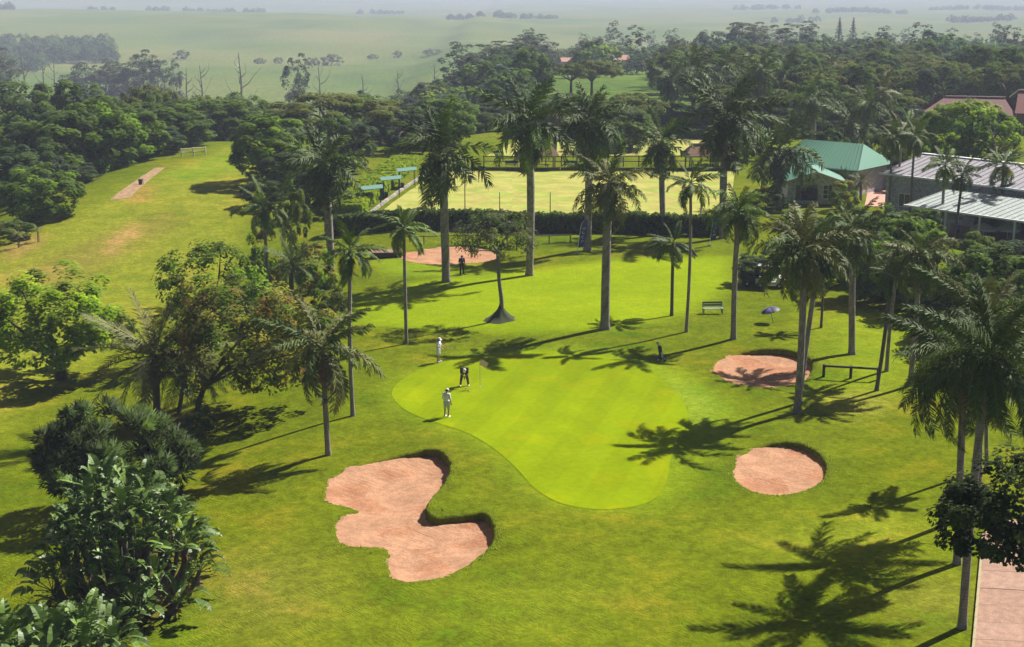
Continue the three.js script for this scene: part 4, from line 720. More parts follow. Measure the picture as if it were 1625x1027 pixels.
function hedge(label, pts, w, h, tones, leaf, dens, seed) {
  const t = thing('hedge', label, 'hedge', V(0, 0, 0)), q = rng(seed), L = new Leaves(), core = [];
  for (let i = 0; i < pts.length - 1; i++) {
    const a = pts[i], b = pts[i + 1], d = b.clone().sub(a), len = d.length(), ux = d.clone().normalize(), nz = V(-ux.z, 0, ux.x);
    core.push(plank(a.clone().setY(a.y + h * 0.46), b.clone().setY(b.y + h * 0.46), w * 0.8, h * 0.9));
    for (const [p0, on_] of [[a, i === 0], [b, i === pts.length - 2]]) if (on_) for (let k = 0; k < dens * w * h * 1.3; k++) { const p = p0.clone().addScaledVector(ux, (p0 === a ? -1 : 1) * rr(0, 0.15, q)).addScaledVector(nz, rr(-0.5, 0.5, q) * w).add(V(0, q() * h, 0)), nn = ux.clone().multiplyScalar(p0 === a ? -0.8 : 0.8).add(V(rr(-0.5, 0.5, q), 0.7, rr(-0.5, 0.5, q))).normalize(), tt = V(rr(-1, 1, q), rr(-1, 1, q), rr(-1, 1, q)).cross(nn).normalize(), bb = nn.clone().cross(tt), z = leaf, kk = tones[Math.floor(q() * tones.length)]; L.tri(p.clone().addScaledVector(tt, -z / 2), p.clone().addScaledVector(bb, z * 0.3), p.clone().addScaledVector(tt, z / 2), nn, kk); L.tri(p.clone().addScaledVector(tt, -z / 2), p.clone().addScaledVector(tt, z / 2), p.clone().addScaledVector(bb, -z * 0.3), nn, kk); }
    const n = Math.round(len * dens * (2 * h + w));
    for (let k = 0; k < n; k++) {
      const f = q() * (2 * h + w), s = q(), side = f < h ? -1 : f < 2 * h ? 1 : 0, wob = 1 + 0.1 * noise((i + s) * 3, seed) + 0.08 * noiseB((i + s) * 9, f);
      const y = side ? (f % h) : h * wob, off = side ? (side * w * 0.5) * wob : (f - 2 * h - w / 2), p = a.clone().lerp(b, s).addScaledVector(nz, off + rr(-0.08, 0.08, q)).add(V(0, y + rr(-0.06, 0.08, q), 0));
      const nn = nz.clone().multiplyScalar(side * 0.8).add(V(rr(-0.6, 0.6, q), side ? 0.6 : 1, rr(-0.6, 0.6, q))).normalize(), tt = V(rr(-1, 1, q), rr(-1, 1, q), rr(-1, 1, q)).cross(nn).normalize(), bb = nn.clone().cross(tt), z = leaf * rr(0.7, 1.3, q), tone = tones[Math.floor(q() * tones.length)], v = rr(0.7, 1.25, q), kk = tone.map((c) => c * v);
      L.tri(p.clone().addScaledVector(tt, -z / 2), p.clone().addScaledVector(bb, z * 0.3), p.clone().addScaledVector(tt, z / 2), nn, kk); L.tri(p.clone().addScaledVector(tt, -z / 2), p.clone().addScaledVector(tt, z / 2), p.clone().addScaledVector(bb, -z * 0.3), nn, kk);
    }
  }
  part(t, 'foliage', L.geo(), leafMat);
  part(t, 'branches', merge(core), mat(C(...tones[0].map((c) => c * 0.8)), 1));
}
const A1 = on(520, 373), hTop = above(A1, 520, 345).y - A1.y;
hedge('long dark hedge along the near side of the bowling green', run(A1, on(1140, 372), 16), 1.6, hTop, [G1, G3, G2, [0.06, 0.08, 0.03]], 0.36, 62, 31);
hedge('bright yellow-green hedge on the bank behind the green shelters', run(on(550, 346), on(646, 262), 10), 3.2, 1.4, [[0.3, 0.34, 0.012], LIME, LIME], 0.42, 75, 32);
hedge('low dark hedge beyond the second bowling green', run(on(800, 219), on(1215, 219), 8), 2, 1.4, [G1, G3], 0.45, 24, 33);
const teal = mat(C(0.13, 0.26, 0.2), 0.5), darkPaint = mat(C(0.03, 0.05, 0.045), 0.6), white = mat(C(0.78, 0.77, 0.74), 0.6), greyWall = mat(C(0.8, 0.76, 0.8), 0.9, { map: again(grainTex, 0.2, 0.2) }), cream = mat(C(0.88, 0.86, 0.83), 0.9, { map: again(grainTex, 0.2, 0.2) });
[[591, 328, 'green sun shelter nearest the bright hedge corner'], [621, 312, 'green sun shelter in the middle of the three'], [646, 297, 'green sun shelter farthest along, beside the royal palm crown']].forEach(([x, y, label]) => {
  const t = thing('sun_shelter', label, 'shelter', on(x, y), 0.12, 'green shelters beside the bowling green');
  for (const [a, b] of [[-1, -1], [1, -1], [-1, 1], [1, 1]]) part(t, 'post', box(0.07, a < 0 ? 2.1 : 2.25, 0.07, a * 0.95, a < 0 ? 1.05 : 1.12, b * 1.25), darkPaint);
  const r = part(t, 'roof', box(2.5, 0.07, 3.1), teal); r.position.set(0, 2.24, 0); r.rotation.z = 0.08;
  part(t, 'back_panel', box(0.05, 1.0, 2.4, -0.95, 1.3, 0), mat(C(0.05, 0.16, 0.13), 0.7));
  const s = part(t, 'bench_seat', box(0.4, 0.05, 2.3, -0.6, 0.45, 0), timber);
  for (const z of [-0.9, 0.9]) part(s, 'leg', box(0.35, 0.43, 0.06, -0.6, 0.215, z), darkPaint);
});
// fence of posts and rails behind the green
function railFence(label, a, b, posts, h, rails, m, r = 0.05, name = 'rail_fence') {
  const t = thing(name, label, 'fence', V(0, 0, 0)), p = run(a, b, posts - 1);
  p.forEach((v) => part(t, 'post', bar(v.clone().add(V(0, -0.2, 0)), v.clone().add(V(0, h * 1.05, 0)), r * 1.3, 7), m));
  for (const f of rails) for (let i = 0; i < posts - 1; i++) part(t, 'rail', bar(p[i].clone().add(V(0, h * f, r * 1.2)), p[i + 1].clone().add(V(0, h * f, r * 1.2)), r, 6), m);
  return t;
}
const oldWood = mat(C(0.2, 0.15, 0.09), 0.95, { map: grainTex });
railFence('timber post and rail fence between the two bowling greens', on(768, 264), on(1186, 264), 18, 1.5, [0.95, 0.5], oldWood, 0.07);
railFence('low rail fence of dark posts in front of the long hedge', on(640, 388), on(905, 386), 9, 0.85, [0.95], mat(C(0.16, 0.13, 0.1), 0.95), 0.05);
railFence('low dark rail on short posts beside the leaning palms', on(1307, 598), on(1393, 603), 3, 0.8, [0.95], mat(C(0.03, 0.025, 0.02), 0.8), 0.075, 'low_rail');
railFence('thin dark rail frame beside the left royal palm trunk', on(500, 400), on(540, 401), 2, 0.8, [0.95], timber, 0.05, 'low_rail');
railFence('pale wooden rail with white post at the far end of the left fairway', on(288, 249), on(326, 246), 3, 1.2, [0.95, 0.5], mat(C(0.6, 0.52, 0.4), 0.9), 0.08);
for (const [x, y, top, label] of [[738, 346, 266, 'tall thin dark pole at the hedge between the two royal palms'], [793, 346, 306, 'thin pole standing on the bowling green left of the royal palm'], [873, 346, 306, 'thin pole on the bowling green right of the royal palm'], [985, 348, 322, 'short thin pole behind the hedge right of the big feathery palm'], [1112, 344, 280, 'thin pole at the right end of the bowling green']]) {
  const B = on(x, y), t = thing('pole', label, 'pole', B), h = above(B, x, top).y - B.y;
  part(t, 'shaft', cyl(0.06, 0.04, h), darkPaint); part(t, 'cap', cyl(0.07, 0.05, 0.1, 0, h, 0, 8), white);
}
// thatched shelters on four posts
for (const [x, y, label] of [[853, 268, 'brown-roofed open shelter between the two tall royal palms'], [1117, 268, 'brown-roofed open shelter behind the dark royal palm']]) {
  const t = thing('open_shelter', label, 'shelter', on(x, y), 0.05, 'brown-roofed shelters at the fence'), thatch = mat(C(0.4, 0.24, 0.14), 1, { map: again(grainTex, 2, 2), bumpMap: again(bumpTex, 1, 4), bumpScale: 0.05 });
  for (const [a, b] of [[-1, -1], [1, -1], [-1, 1], [1, 1]]) part(t, 'post', cyl(0.09, 0.08, 2.1, a * 2.3, 0, b * 1.5, 8), oldWood);
  const c = [V(-2.9, 2.0, 2), V(2.9, 2.0, 2), V(2.9, 2.0, -2), V(-2.9, 2.0, -2)], r = [V(-1.7, 3.5, 0), V(1.7, 3.5, 0)], L = [], f = (...p) => { for (let i = 1; i + 1 < p.length; i++) for (const k of [p[0], p[i], p[i + 1]]) L.push(k.x, k.y, k.z); };
  f(c[0], c[1], r[1], r[0]); f(c[1], c[2], r[1]); f(c[2], c[3], r[0], r[1]); f(c[3], c[0], r[0]); const d = c.map((k) => k.clone().add(V(0, -0.16, 0))); for (let i = 0; i < 4; i++) f(c[(i + 1) % 4], c[i], d[i], d[(i + 1) % 4]); f(d[3], d[2], d[1], d[0]);
  const g = new THREE.BufferGeometry(); g.setAttribute('position', new THREE.Float32BufferAttribute(L, 3)); g.setAttribute('uv', new THREE.Float32BufferAttribute(L.filter((_, i) => i % 3 < 2), 2)); g.computeVertexNormals();
  const roof = part(t, 'roof', g, thatch); part(roof, 'ridge_cap', box(3.6, 0.16, 0.5, 0, 3.5, 0), mat(C(0.55, 0.38, 0.28), 0.9));
  part(t, 'bench', merge([box(3.6, 0.07, 0.4, 0, 0.45, -1), box(0.1, 0.42, 0.35, -1.5, 0.21, -1), box(0.1, 0.42, 0.35, 1.5, 0.21, -1)]), timber);
}
for (const [x, y, label] of [[812, 266, 'dark garden bench left of the middle royal palm at the fence'], [905, 266, 'dark garden bench right of the middle royal palm at the fence']]) {
  const t = thing('garden_bench', label, 'bench', on(x, y), 0, 'garden benches at the fence');
  part(t, 'seat', box(1.8, 0.06, 0.45, 0, 0.45, 0), darkPaint); part(t, 'backrest', box(1.8, 0.4, 0.06, 0, 0.75, -0.22), darkPaint); for (const a of [-0.8, 0.8]) part(t, 'leg', box(0.07, 0.45, 0.4, a, 0.225, 0), darkPaint);
}
// timber deck in the bank left of the back bunker
{ const t = thing('timber_step', 'low brown timber step in the bank left of the back bunker', 'step', on(612, 408), 0.05); for (let i = 0; i < 5; i++) part(t, 'plank', box(3.0, 0.09, 0.3, 0, 0.55, -0.62 + i * 0.32), mat(C(0.24, 0.15, 0.1), 0.9)); part(t, 'riser', box(2.9, 0.5, 0.1, 0, 0.25, 0.6), timber); part(t, 'side', box(0.12, 0.5, 1.4, 1.45, 0.25, -0.05), timber); }

// ------------------------------------------------------------------ paths
{
  const slabTex = tintTex(256, [235, 230, 224], (u, v, q) => 0.9 + 0.06 * noise(u * 5, v * 5) + 0.05 * noiseB(u * 19, v * 19) + 0.12 * (q() - 0.5)), concrete = mat(C(0.46, 0.285, 0.2), 0.95, { map: again(slabTex, 0.4, 0.4) }), p = thing('paved_path', 'pale pinkish concrete slab path at the lower right corner', 'path', V(0, 0, 0), 0, null, 'structure');
  // slabs along its course, joint by joint
  const L = [1100, 1070, 1043, 1017, 989, 962, 936, 908, 880, 852, 826].map((y) => [on(1543 + (1027 - y) * 0.115, y), on(1800 + (1027 - y) * 0.1, y + 12)]);
  for (let i = 0; i < L.length - 1; i++) {
    const [a, b] = L[i], [d, c] = L[i + 1], k = 0.006, P = [a.clone().lerp(d, k), b.clone().lerp(c, k), c.clone().lerp(b, k * 2), d.clone().lerp(a, k * 2)];
    for (let j = 0; j < 3; j++) {
      const f0 = j / 3 + 0.002, f1 = (j + 1) / 3 - 0.002, Q = [P[0].clone().lerp(P[1], f0), P[0].clone().lerp(P[1], f1), P[3].clone().lerp(P[2], f1), P[3].clone().lerp(P[2], f0)], s = new THREE.Shape(Q.map((v) => new THREE.Vector2(v.x, -v.z)));
      const g = new THREE.ExtrudeGeometry(s, { depth: 0.1, bevelEnabled: true, bevelSize: 0.012, bevelThickness: 0.012, bevelSegments: 1 }).rotateX(-Math.PI / 2);
      g.translate(0, Q.reduce((m, v) => Math.max(m, ground(v.x, v.z)), -9) - 0.03 + 0.004 * ((i * 3 + j) % 3), 0);
      part(p, 'slab', g, (i + j) % 3 === 0 ? (M.slabB ??= mat(C(0.5, 0.315, 0.23), 0.95, { map: again(slabTex, 0.33, 0.33) })) : concrete);
    }
  }
  const kb = thing('kerb', 'thin pale kerb between lawn and paved path, lower right', 'kerb', V(0, 0, 0)), e = run(on(1540, 1080), on(1560, 850), 14);
  for (let i = 0; i < 14; i++) part(kb, 'stone', plank(e[i].clone().add(V(0, 0.06, 0)), e[i + 1].clone().add(V(0, 0.06, 0.02)), 0.1, 0.16), mat(C(0.34, 0.29, 0.16), 0.95));
  structure('dirt_path', quadSheet(on(174, 318), on(206, 314), on(262, 266), on(246, 266), 8, 30, 0.02, 9), turf({ map: tintTex(256, [150, 124, 96], (u, v, q) => 1 + 0.1 * noise(u * 8, v * 8) + 0.12 * (q() - 0.5)) }));
}
{ const t = thing('litter_bin', 'small dark bin on the bare path of the left fairway', 'bin', on(223, 293)); part(t, 'body', new THREE.CylinderGeometry(0.36, 0.3, 0.85, 12).translate(0, 0.45, 0), mat(C(0.035, 0.035, 0.03), 0.8)); part(t, 'lid', cyl(0.38, 0.34, 0.08, 0, 0.88, 0, 12), mat(C(0.07, 0.07, 0.06), 0.7)); part(t, 'post', cyl(0.04, 0.04, 1.1, 0.45, 0, 0), timber); t.scale.setScalar(0.75); }
for (const [x, y, label] of [[29, 393, 'small staked sapling at the left fairway edge'], [60, 384, 'second staked sapling at the left fairway edge, toward the wood']]) {
  const t = thing('sapling', label, 'young tree', on(x, y), 0, 'saplings at the left fairway edge'); part(t, 'stem', tube([V(0, -0.1, 0), V(0.03, 0.7, 0), V(0, 1.4, 0)], [0.06, 0.05, 0.03], 6), M.palmDark); part(t, 'stake', cyl(0.03, 0.03, 1.2, 0.15, 0, 0, 5), oldWood);
  for (let i = 0; i < 9; i++) { const f = part(t, 'frond', STYLE.slim.g[i % 6], M.frondOlive); f.rotation.order = 'YZX'; f.rotation.set(0, i * 2.4, 0.9 - i * 0.15); f.position.set(0, 1.4, 0); f.scale.setScalar(0.8); }
}

// ------------------------------------------------------------------ buildings
// a roof slab between four corners with real thickness
function slab(a, b, c, d, th) {
  const n = b.clone().sub(a).cross(d.clone().sub(a)).normalize(); if (n.y < 0) n.negate();
  const T = [a, b, c, d], K = T.map((p) => p.clone().addScaledVector(n, -th)), L = [], U = [];
  const f = (w, x, y, z) => { for (const [k, u, v] of [[w, 0, 0], [x, 1, 0], [y, 1, 1], [w, 0, 0], [y, 1, 1], [z, 0, 1]]) { L.push(k.x, k.y, k.z); U.push(u * w.distanceTo(x), v * w.distanceTo(z)); } };
  f(...T); f(...K.slice().reverse()); for (let i = 0; i < 4; i++) f(T[(i + 1) % 4], T[i], K[i], K[(i + 1) % 4]);
  const g = new THREE.BufferGeometry(); g.setAttribute('position', new THREE.Float32BufferAttribute(L, 3)); g.setAttribute('uv', new THREE.Float32BufferAttribute(U, 2)); g.computeVertexNormals();
  return g;
}
// a wall outline with holes, `w` thick, standing in the xy plane
function wallGeo(outline, holes, w) { const s = new THREE.Shape(outline.map(([x, y]) => new THREE.Vector2(x, y))); for (const [x0, y0, x1, y1] of holes) s.holes.push(new THREE.Path([[x0, y0], [x0, y1], [x1, y1], [x1, y0]].map(([x, y]) => new THREE.Vector2(x, y)))); return new THREE.ExtrudeGeometry(s, { depth: w, bevelEnabled: false }).translate(0, 0, -w); }
const glass = new THREE.MeshPhysicalMaterial({ color: C(0.03, 0.035, 0.04), roughness: 0.08 }), inside = mat(C(0.05, 0.05, 0.06), 0.9);
function win(parent, x0, y0, x1, y1, z, cols, rows, frame) {
  const f = part(parent, 'window', merge([box(x1 - x0 + 0.12, 0.08, 0.1, (x0 + x1) / 2, y0, z), box(x1 - x0 + 0.12, 0.08, 0.1, (x0 + x1) / 2, y1, z), ...Array.from({ length: cols + 1 }, (_, i) => box(0.06, y1 - y0 - 0.08, 0.1, lerp(x0, x1, i / cols), (y0 + y1) / 2, z)), ...Array.from({ length: rows - 1 }, (_, i) => box(x1 - x0 - 0.06, 0.06, 0.08, (x0 + x1) / 2, lerp(y0, y1, (i + 1) / rows), z))]), frame);
  for (let i = 0; i < cols; i++) for (let j = 0; j < rows; j++) part(f, 'pane', box((x1 - x0) / cols - 0.07, (y1 - y0) / rows - 0.07, 0.03, lerp(x0, x1, (i + 0.5) / cols), lerp(y0, y1, (j + 0.5) / rows), z - 0.03), glass);
  return f;
}
const roofGreen = mat(C(0.05, 0.18, 0.11), 0.55, { bumpMap: again(noiseTex(128, 3, 0, 1, false, 1), 2, 0.05), bumpScale: 0.02 }), roofGreenLight = mat(C(0.1, 0.26, 0.17), 0.5);
{ // clubhouse: a gabled wing toward the green, a larger roof behind
  const t = thing('clubhouse', 'cream clubhouse with green metal roof behind the drooping palm', 'building', on(1292, 324), -0.1);
  const zf = 0;
  part(t, 'front_wall', wallGeo([[-3.1, 0], [3.1, 0], [3.1, 2.7], [0, 3.7], [-3.1, 2.7]], [[-2.2, 0.35, 0.4, 2.25], [0.95, 0.6, 1.95, 2.25]], 0.25), cream);
  part(t, 'side_wall', box(0.25, 2.7, 8.7, -2.97, 1.35, -4.6), cream); part(t, 'side_wall', box(0.25, 2.7, 8.7, 2.97, 1.35, -4.6), cream); part(t, 'back_wall', box(6.2, 2.7, 0.25, 0, 1.35, -9.1), cream);
  part(t, 'floor', box(5.7, 0.1, 8.6, 0, 0.05, -4.6), inside);
  const sd = part(t, 'sliding_door', merge([box(2.6, 0.08, 0.1, -0.9, 0.38, -0.15), box(2.6, 0.08, 0.1, -0.9, 2.22, -0.15), box(0.07, 1.76, 0.1, -2.15, 1.3, -0.15), box(0.07, 1.76, 0.1, 0.35, 1.3, -0.15), box(0.06, 1.76, 0.08, -1.55, 1.3, -0.15)]), mat(C(0.3, 0.3, 0.34), 0.5));
  part(sd, 'pane', box(0.53, 1.72, 0.03, -1.86, 1.3, -0.17), glass);
  win(t, 0.98, 0.62, 1.52, 2.22, -0.12, 1, 3, white); win(t, 1.6, 0.62, 1.94, 2.22, -0.12, 1, 1, mat(C(0.1, 0.12, 0.14), 0.5));
  part(t, 'wall_lamp', merge([cyl(0.1, 0.06, 0.2, -2.5, 2.45, 0.1, 8), box(0.06, 0.06, 0.15, -2.5, 2.62, 0.05)]), darkPaint);
  part(t, 'wing_roof', slab(V(-3.7, 2.55, 0.5), V(-3.7, 2.55, -9), V(0, 3.82, -9), V(0, 3.82, 0.5), 0.12), roofGreen); part(t, 'wing_roof', slab(V(3.7, 2.55, 0.5), V(3.7, 2.55, -9), V(0.004, 3.82, -9), V(0.004, 3.82, 0.5), 0.12), roofGreen);
  part(t, 'gable_board', merge([plank(V(-3.7, 2.5, 0.55), V(0, 3.76, 0.55), 0.06, 0.22), plank(V(0, 3.76, 0.55), V(3.7, 2.5, 0.55), 0.06, 0.22)]), mat(C(0.55, 0.5, 0.4), 0.8));
  // main hall of the clubhouse, turned toward the terrace
  const m = new THREE.Group(); m.name = 'main_building'; m.position.set(3.6, 0, -13); m.rotation.y = -0.62; m.scale.set(0.72, 0.97, 0.9); t.add(m);
  part(m, 'walls', merge([box(15, 3.4, 0.3, 0, 1.7, 4.4), box(15, 3.4, 0.3, 0, 1.7, -4.4), box(0.3, 3.4, 8.5, -7.35, 1.7, 0), box(0.3, 3.4, 8.5, 7.35, 1.7, 0)]), cream);
  part(m, 'roof', slab(V(-8.2, 3.3, 5.2), V(8.2, 3.3, 5.2), V(5.6, 6, 0), V(-5.6, 6, 0), 0.15), roofGreenLight);
  part(m, 'roof', merge([slab(V(-8.2, 3.3, -5.2), V(8.2, 3.3, -5.2), V(5.6, 6.004, -0.004), V(-5.6, 6.004, -0.004), 0.15), slab(V(8.2, 3.3, 5.2), V(8.2, 3.3, -5.2), V(5.61, 6, -0.01), V(5.61, 6, 0.01), 0.15), slab(V(-8.2, 3.3, -5.2), V(-8.2, 3.3, 5.2), V(-5.61, 6, 0.01), V(-5.61, 6, -0.01), 0.15)]), roofGreenLight);
  part(m, 'roof_seam', merge(Array.from({ length: 22 }, (_, i) => { const f = i / 21; return plank(V(lerp(-8.1, 8.1, f), 3.35, 5.15), V(lerp(-5.55, 5.55, f), 6.03, 0.03), 0.06, 0.06); })), roofGreenLight).userData.kind = 'stuff';
  part(m, 'gutter', merge([box(16.5, 0.16, 0.14, 0, 3.18, 5.3)]), mat(C(0.1, 0.2, 0.16), 0.5));
}
const TURN = -0.87, toWorld = (o, x, y, z) => V(o.x + x * Math.cos(TURN) + z * Math.sin(TURN), o.y + y, o.z - x * Math.sin(TURN) + z * Math.cos(TURN));
structure('paving', quadSheet(on(1372, 328), on(1414, 328), on(1414, 300), on(1378, 300), 6, 6, 0.04, 4), mat(C(0.5, 0.26, 0.19), 0.95));
{ // grey hall and its covered terrace
  const O = on(1447, 372), roofPale = mat(C(0.58, 0.64, 0.58), 0.5, { map: again(grainTex, 0.3, 0.3) }), lilac = mat(C(0.44, 0.4, 0.43), 0.7, { map: again(grainTex, 0.3, 0.3) });
  const h = thing('hall', 'long grey hall with low lilac roof behind the covered terrace', 'building', O, TURN);
  part(h, 'front_wall', wallGeo([[-9, 0], [30, 0], [30, 4.6], [-9, 4.6]], [[2, 0, 5, 2.4], [7, 0, 11, 2.4], [13, 0, 17, 2.4]], 0.3).translate(0, 0, -8.2), greyWall);
  part(h, 'end_wall', box(0.3, 4.6, 14.4, -8.85, 2.3, -15.7), greyWall); part(h, 'end_wall', box(0.3, 4.6, 14.4, 29.85, 2.3, -15.7), greyWall); part(h, 'back_wall', box(39, 4.6, 0.3, 10.5, 2.3, -23.05), greyWall);
  part(h, 'roof', slab(V(-9.5, 4.65, -7.6), V(30.5, 4.65, -7.6), V(30.5, 6.1, -15.5), V(-9.5, 6.1, -15.5), 0.12), lilac); part(h, 'roof', slab(V(-9.5, 4.65, -23.6), V(30.5, 4.65, -23.6), V(30.5, 6.104, -15.504), V(-9.5, 6.104, -15.504), 0.12), lilac);
  part(h, 'roof_seam', merge(Array.from({ length: 50 }, (_, i) => plank(V(-9.3 + i * 0.81, 4.69, -7.62), V(-9.3 + i * 0.81, 6.13, -15.45), 0.06, 0.06))), lilac).userData.kind = 'stuff';
  part(h, 'gutter', box(40, 0.2, 0.18, 10.5, 4.6, -7.5), white); part(h, 'ridge_cap', box(40, 0.08, 0.5, 10.5, 6.16, -15.5), white);
  for (const x of [2, 7, 13]) win(h, x + 0.1, 0.1, x + (x === 2 ? 2.9 : 3.9), 2.3, -8.35, 3, 1, darkPaint);
  for (const x of [-6.5, -3.5]) { win(h, x - 0.7, 1.2, x + 0.7, 2.6, -8.14, 2, 1, white); }
  const t = thing('covered_terrace', 'open terrace under a pale green-white roof in front of the grey hall', 'terrace', O, TURN);
  part(t, 'roof', slab(V(-0.6, 3.05, 0.6), V(27, 3.05, 0.6), V(27, 4.0, -7.6), V(-0.6, 4.0, -7.6), 0.1), roofPale);
  part(t, 'roof_seam', merge(Array.from({ length: 36 }, (_, i) => plank(V(-0.4 + i * 0.76, 3.09, 0.58), V(-0.4 + i * 0.76, 4.03, -7.58), 0.05, 0.05))), roofPale).userData.kind = 'stuff';
  part(t, 'gutter', box(27.8, 0.18, 0.16, 13.2, 2.98, 0.72), white);
  for (let i = 0; i < 8; i++) part(t, 'post', box(0.16, 2.9, 0.16, i * 3.7, 1.45, 0), white);
  part(t, 'floor', box(28, 0.15, 8.4, 13.4, 0.04, -3.7), mat(C(0.3, 0.22, 0.19), 0.9));
  for (let i = 0; i < 6; i++) { const p = toWorld(O, 1.8 + i * 2.9, 0.12, -2.2 - (i % 2) * 2), tb = thing('terrace_table', ['dark table at the left end of the covered terrace', 'dark table second from the left under the terrace roof', 'dark table beside the third terrace post', 'dark table in the middle of the covered terrace', 'dark table toward the right of the covered terrace', 'dark table at the right end of the covered terrace in view'][i], 'table', p, 0.4 * i, 'tables under the terrace roof'); part(tb, 'tabletop', cyl(0.55, 0.55, 0.05, 0, 0.72, 0, 16), timber); part(tb, 'leg', cyl(0.06, 0.06, 0.72), darkPaint); part(tb, 'foot', cyl(0.3, 0.25, 0.05, 0, 0, 0, 12), darkPaint); }
  const parasol = (label, px, top, r, m, name = 'parasol') => { const B = on(...px), H = above(B, px[0], top).y - B.y, p = thing(name, label, 'parasol', B); part(p, 'pole', cyl(0.04, 0.04, H - 0.1), white); const g = new THREE.ConeGeometry(r, 0.55, 8, 1, true).translate(0, H - 0.28, 0); part(p, 'canopy', mergeGeometries([g, new THREE.CylinderGeometry(r, r, 0.16, 8, 1, true).translate(0, H - 0.63, 0)]), m); part(p, 'base', cyl(0.3, 0.28, 0.1, 0, 0, 0, 12), greyWall); };
  const cloth = new THREE.MeshPhysicalMaterial({ color: C(0.66, 0.64, 0.6), roughness: 0.9, side: THREE.DoubleSide }), clothW = new THREE.MeshPhysicalMaterial({ color: C(0.8, 0.8, 0.78), roughness: 0.9, side: THREE.DoubleSide });
  parasol('pale parasol on the terrace between the two leaning palms', [1505, 374], 337, 1.35, cloth); parasol('white parasol left of the pair below the terrace roof', [1560, 380], 353, 1.4, clothW); parasol('white parasol right of the pair, at the right edge', [1598, 382], 354, 1.3, clothW);
}
{ // red-roofed house at the right edge
  const O = far(1586, 232), t = thing('red_roofed_house', 'long building with dark red roof and white gable wall, right edge', 'building', O, -0.25), red = mat(C(0.24, 0.07, 0.06), 0.8, { map: again(grainTex, 0.4, 0.4) }), redder = mat(C(0.32, 0.075, 0.06), 0.8, { map: again(grainTex, 0.4, 0.4) });
  const Y = above(O, 1586, 184).y - O.y, hh = Math.max(3, Y);
  part(t, 'gable_wall', wallGeo([[-1.9, 0], [1.9, 0], [1.9, hh], [-1.9, hh]], [[0.1, hh - 2.1, 1.2, hh - 0.6]], 0.3), white);
  win(t, 0.14, hh - 2.06, 1.16, hh - 0.64, -0.12, 2, 1, mat(C(0.3, 0.33, 0.42), 0.5));
  part(t, 'brick_wall', box(9, hh - 2.3, 0.3, 6.5, (hh - 2.3) / 2, -0.6), mat(C(0.3, 0.1, 0.075), 0.9));
  part(t, 'side_wall', merge([box(24, hh, 0.3, -4, hh / 2, -9.6), box(0.3, hh, 9, -12, hh / 2, -5), box(10, hh, 0.3, -7, hh / 2, -1.2)]), white);
  part(t, 'roof', slab(V(-13.5, hh + 0.1, 0.4), V(2.4, hh + 0.1, 0.4), V(0.8, hh + 2.7, -5), V(-9, hh + 2.7, -5), 0.2), red);
  part(t, 'roof', slab(V(-13.5, hh + 0.1, -10.4), V(9, hh + 0.1, -10.4), V(9, hh + 2.704, -5.004), V(-9, hh + 2.704, -5.004), 0.2), red);
  part(t, 'upper_roof', slab(V(2.2, hh + 0.5, 0.1), V(16, hh + 0.5, 0.1), V(16, hh + 4, -5), V(3, hh + 4, -5), 0.2), redder, 'redder upper roof');
  part(t, 'ridge_cap', merge([box(10, 0.2, 0.35, -4, hh + 2.8, -5), plank(V(1.6, hh + 2.8, -5), V(3, hh + 4.05, -5), 0.35, 0.2), box(13, 0.2, 0.35, 9.5, hh + 4.1, -5)]), mat(C(0.5, 0.33, 0.32), 0.8));
  part(t, 'upper_wall', box(13, hh + 0.6, 0.3, 9.2, (hh + 0.6) / 2, -1.1), mat(C(0.2, 0.12, 0.11), 0.9));
}
// pink houses in the far wood
for (const [x, y, w, h, label] of [[983, 110, 32, 22, 'far pinkish house with arched opening in the wood clearing'], [1038, 106, 26, 15, 'far pinkish house half hidden right of the arched one'], [908, 107, 30, 15, 'far low pink house among the trees left of the arched one']]) {
  const B = far(x, 560), s = perMetre(B), W = w / s, T = above(B, x, y - h).y - B.y, H = Math.max(3, T), t = thing('far_house', label, 'house', B, 0.1, 'pink houses in the far wood'), pink = mat(C(0.5, 0.27, 0.2), 0.9), tile = mat(C(0.4, 0.2, 0.15), 0.9);
  part(t, 'wall', wallGeo([[-W / 2, 0], [W / 2, 0], [W / 2, H * 0.7], [-W / 2, H * 0.7]], [[-W * 0.15, 0, W * 0.2, H * 0.42]], 0.4), pink); part(t, 'side_wall', merge([box(0.4, H * 0.7, 7, -W / 2 + 0.2, H * 0.35, -3.9), box(0.4, H * 0.7, 7, W / 2 - 0.2, H * 0.35, -3.9), box(W, H * 0.7, 0.4, 0, H * 0.35, -7.6)]), pink);
  part(t, 'roof', slab(V(-W / 2 - 0.5, H * 0.68, 0.6), V(W / 2 + 0.5, H * 0.68, 0.6), V(W / 2 + 0.5, H, -3.8), V(-W / 2 - 0.5, H, -3.8), 0.2), tile); part(t, 'roof', slab(V(-W / 2 - 0.5, H * 0.68, -8.2), V(W / 2 + 0.5, H * 0.68, -8.2), V(W / 2 + 0.5, H + 0.004, -3.804), V(-W / 2 - 0.5, H + 0.004, -3.804), 0.2), tile);
  const wn = part(t, 'window', box(1.2, 1.4, 0.12, -W * 0.35, H * 0.4, 0.02), white); part(wn, 'pane', box(1, 1.2, 0.05, -W * 0.35, H * 0.4, 0.09), glass);
}
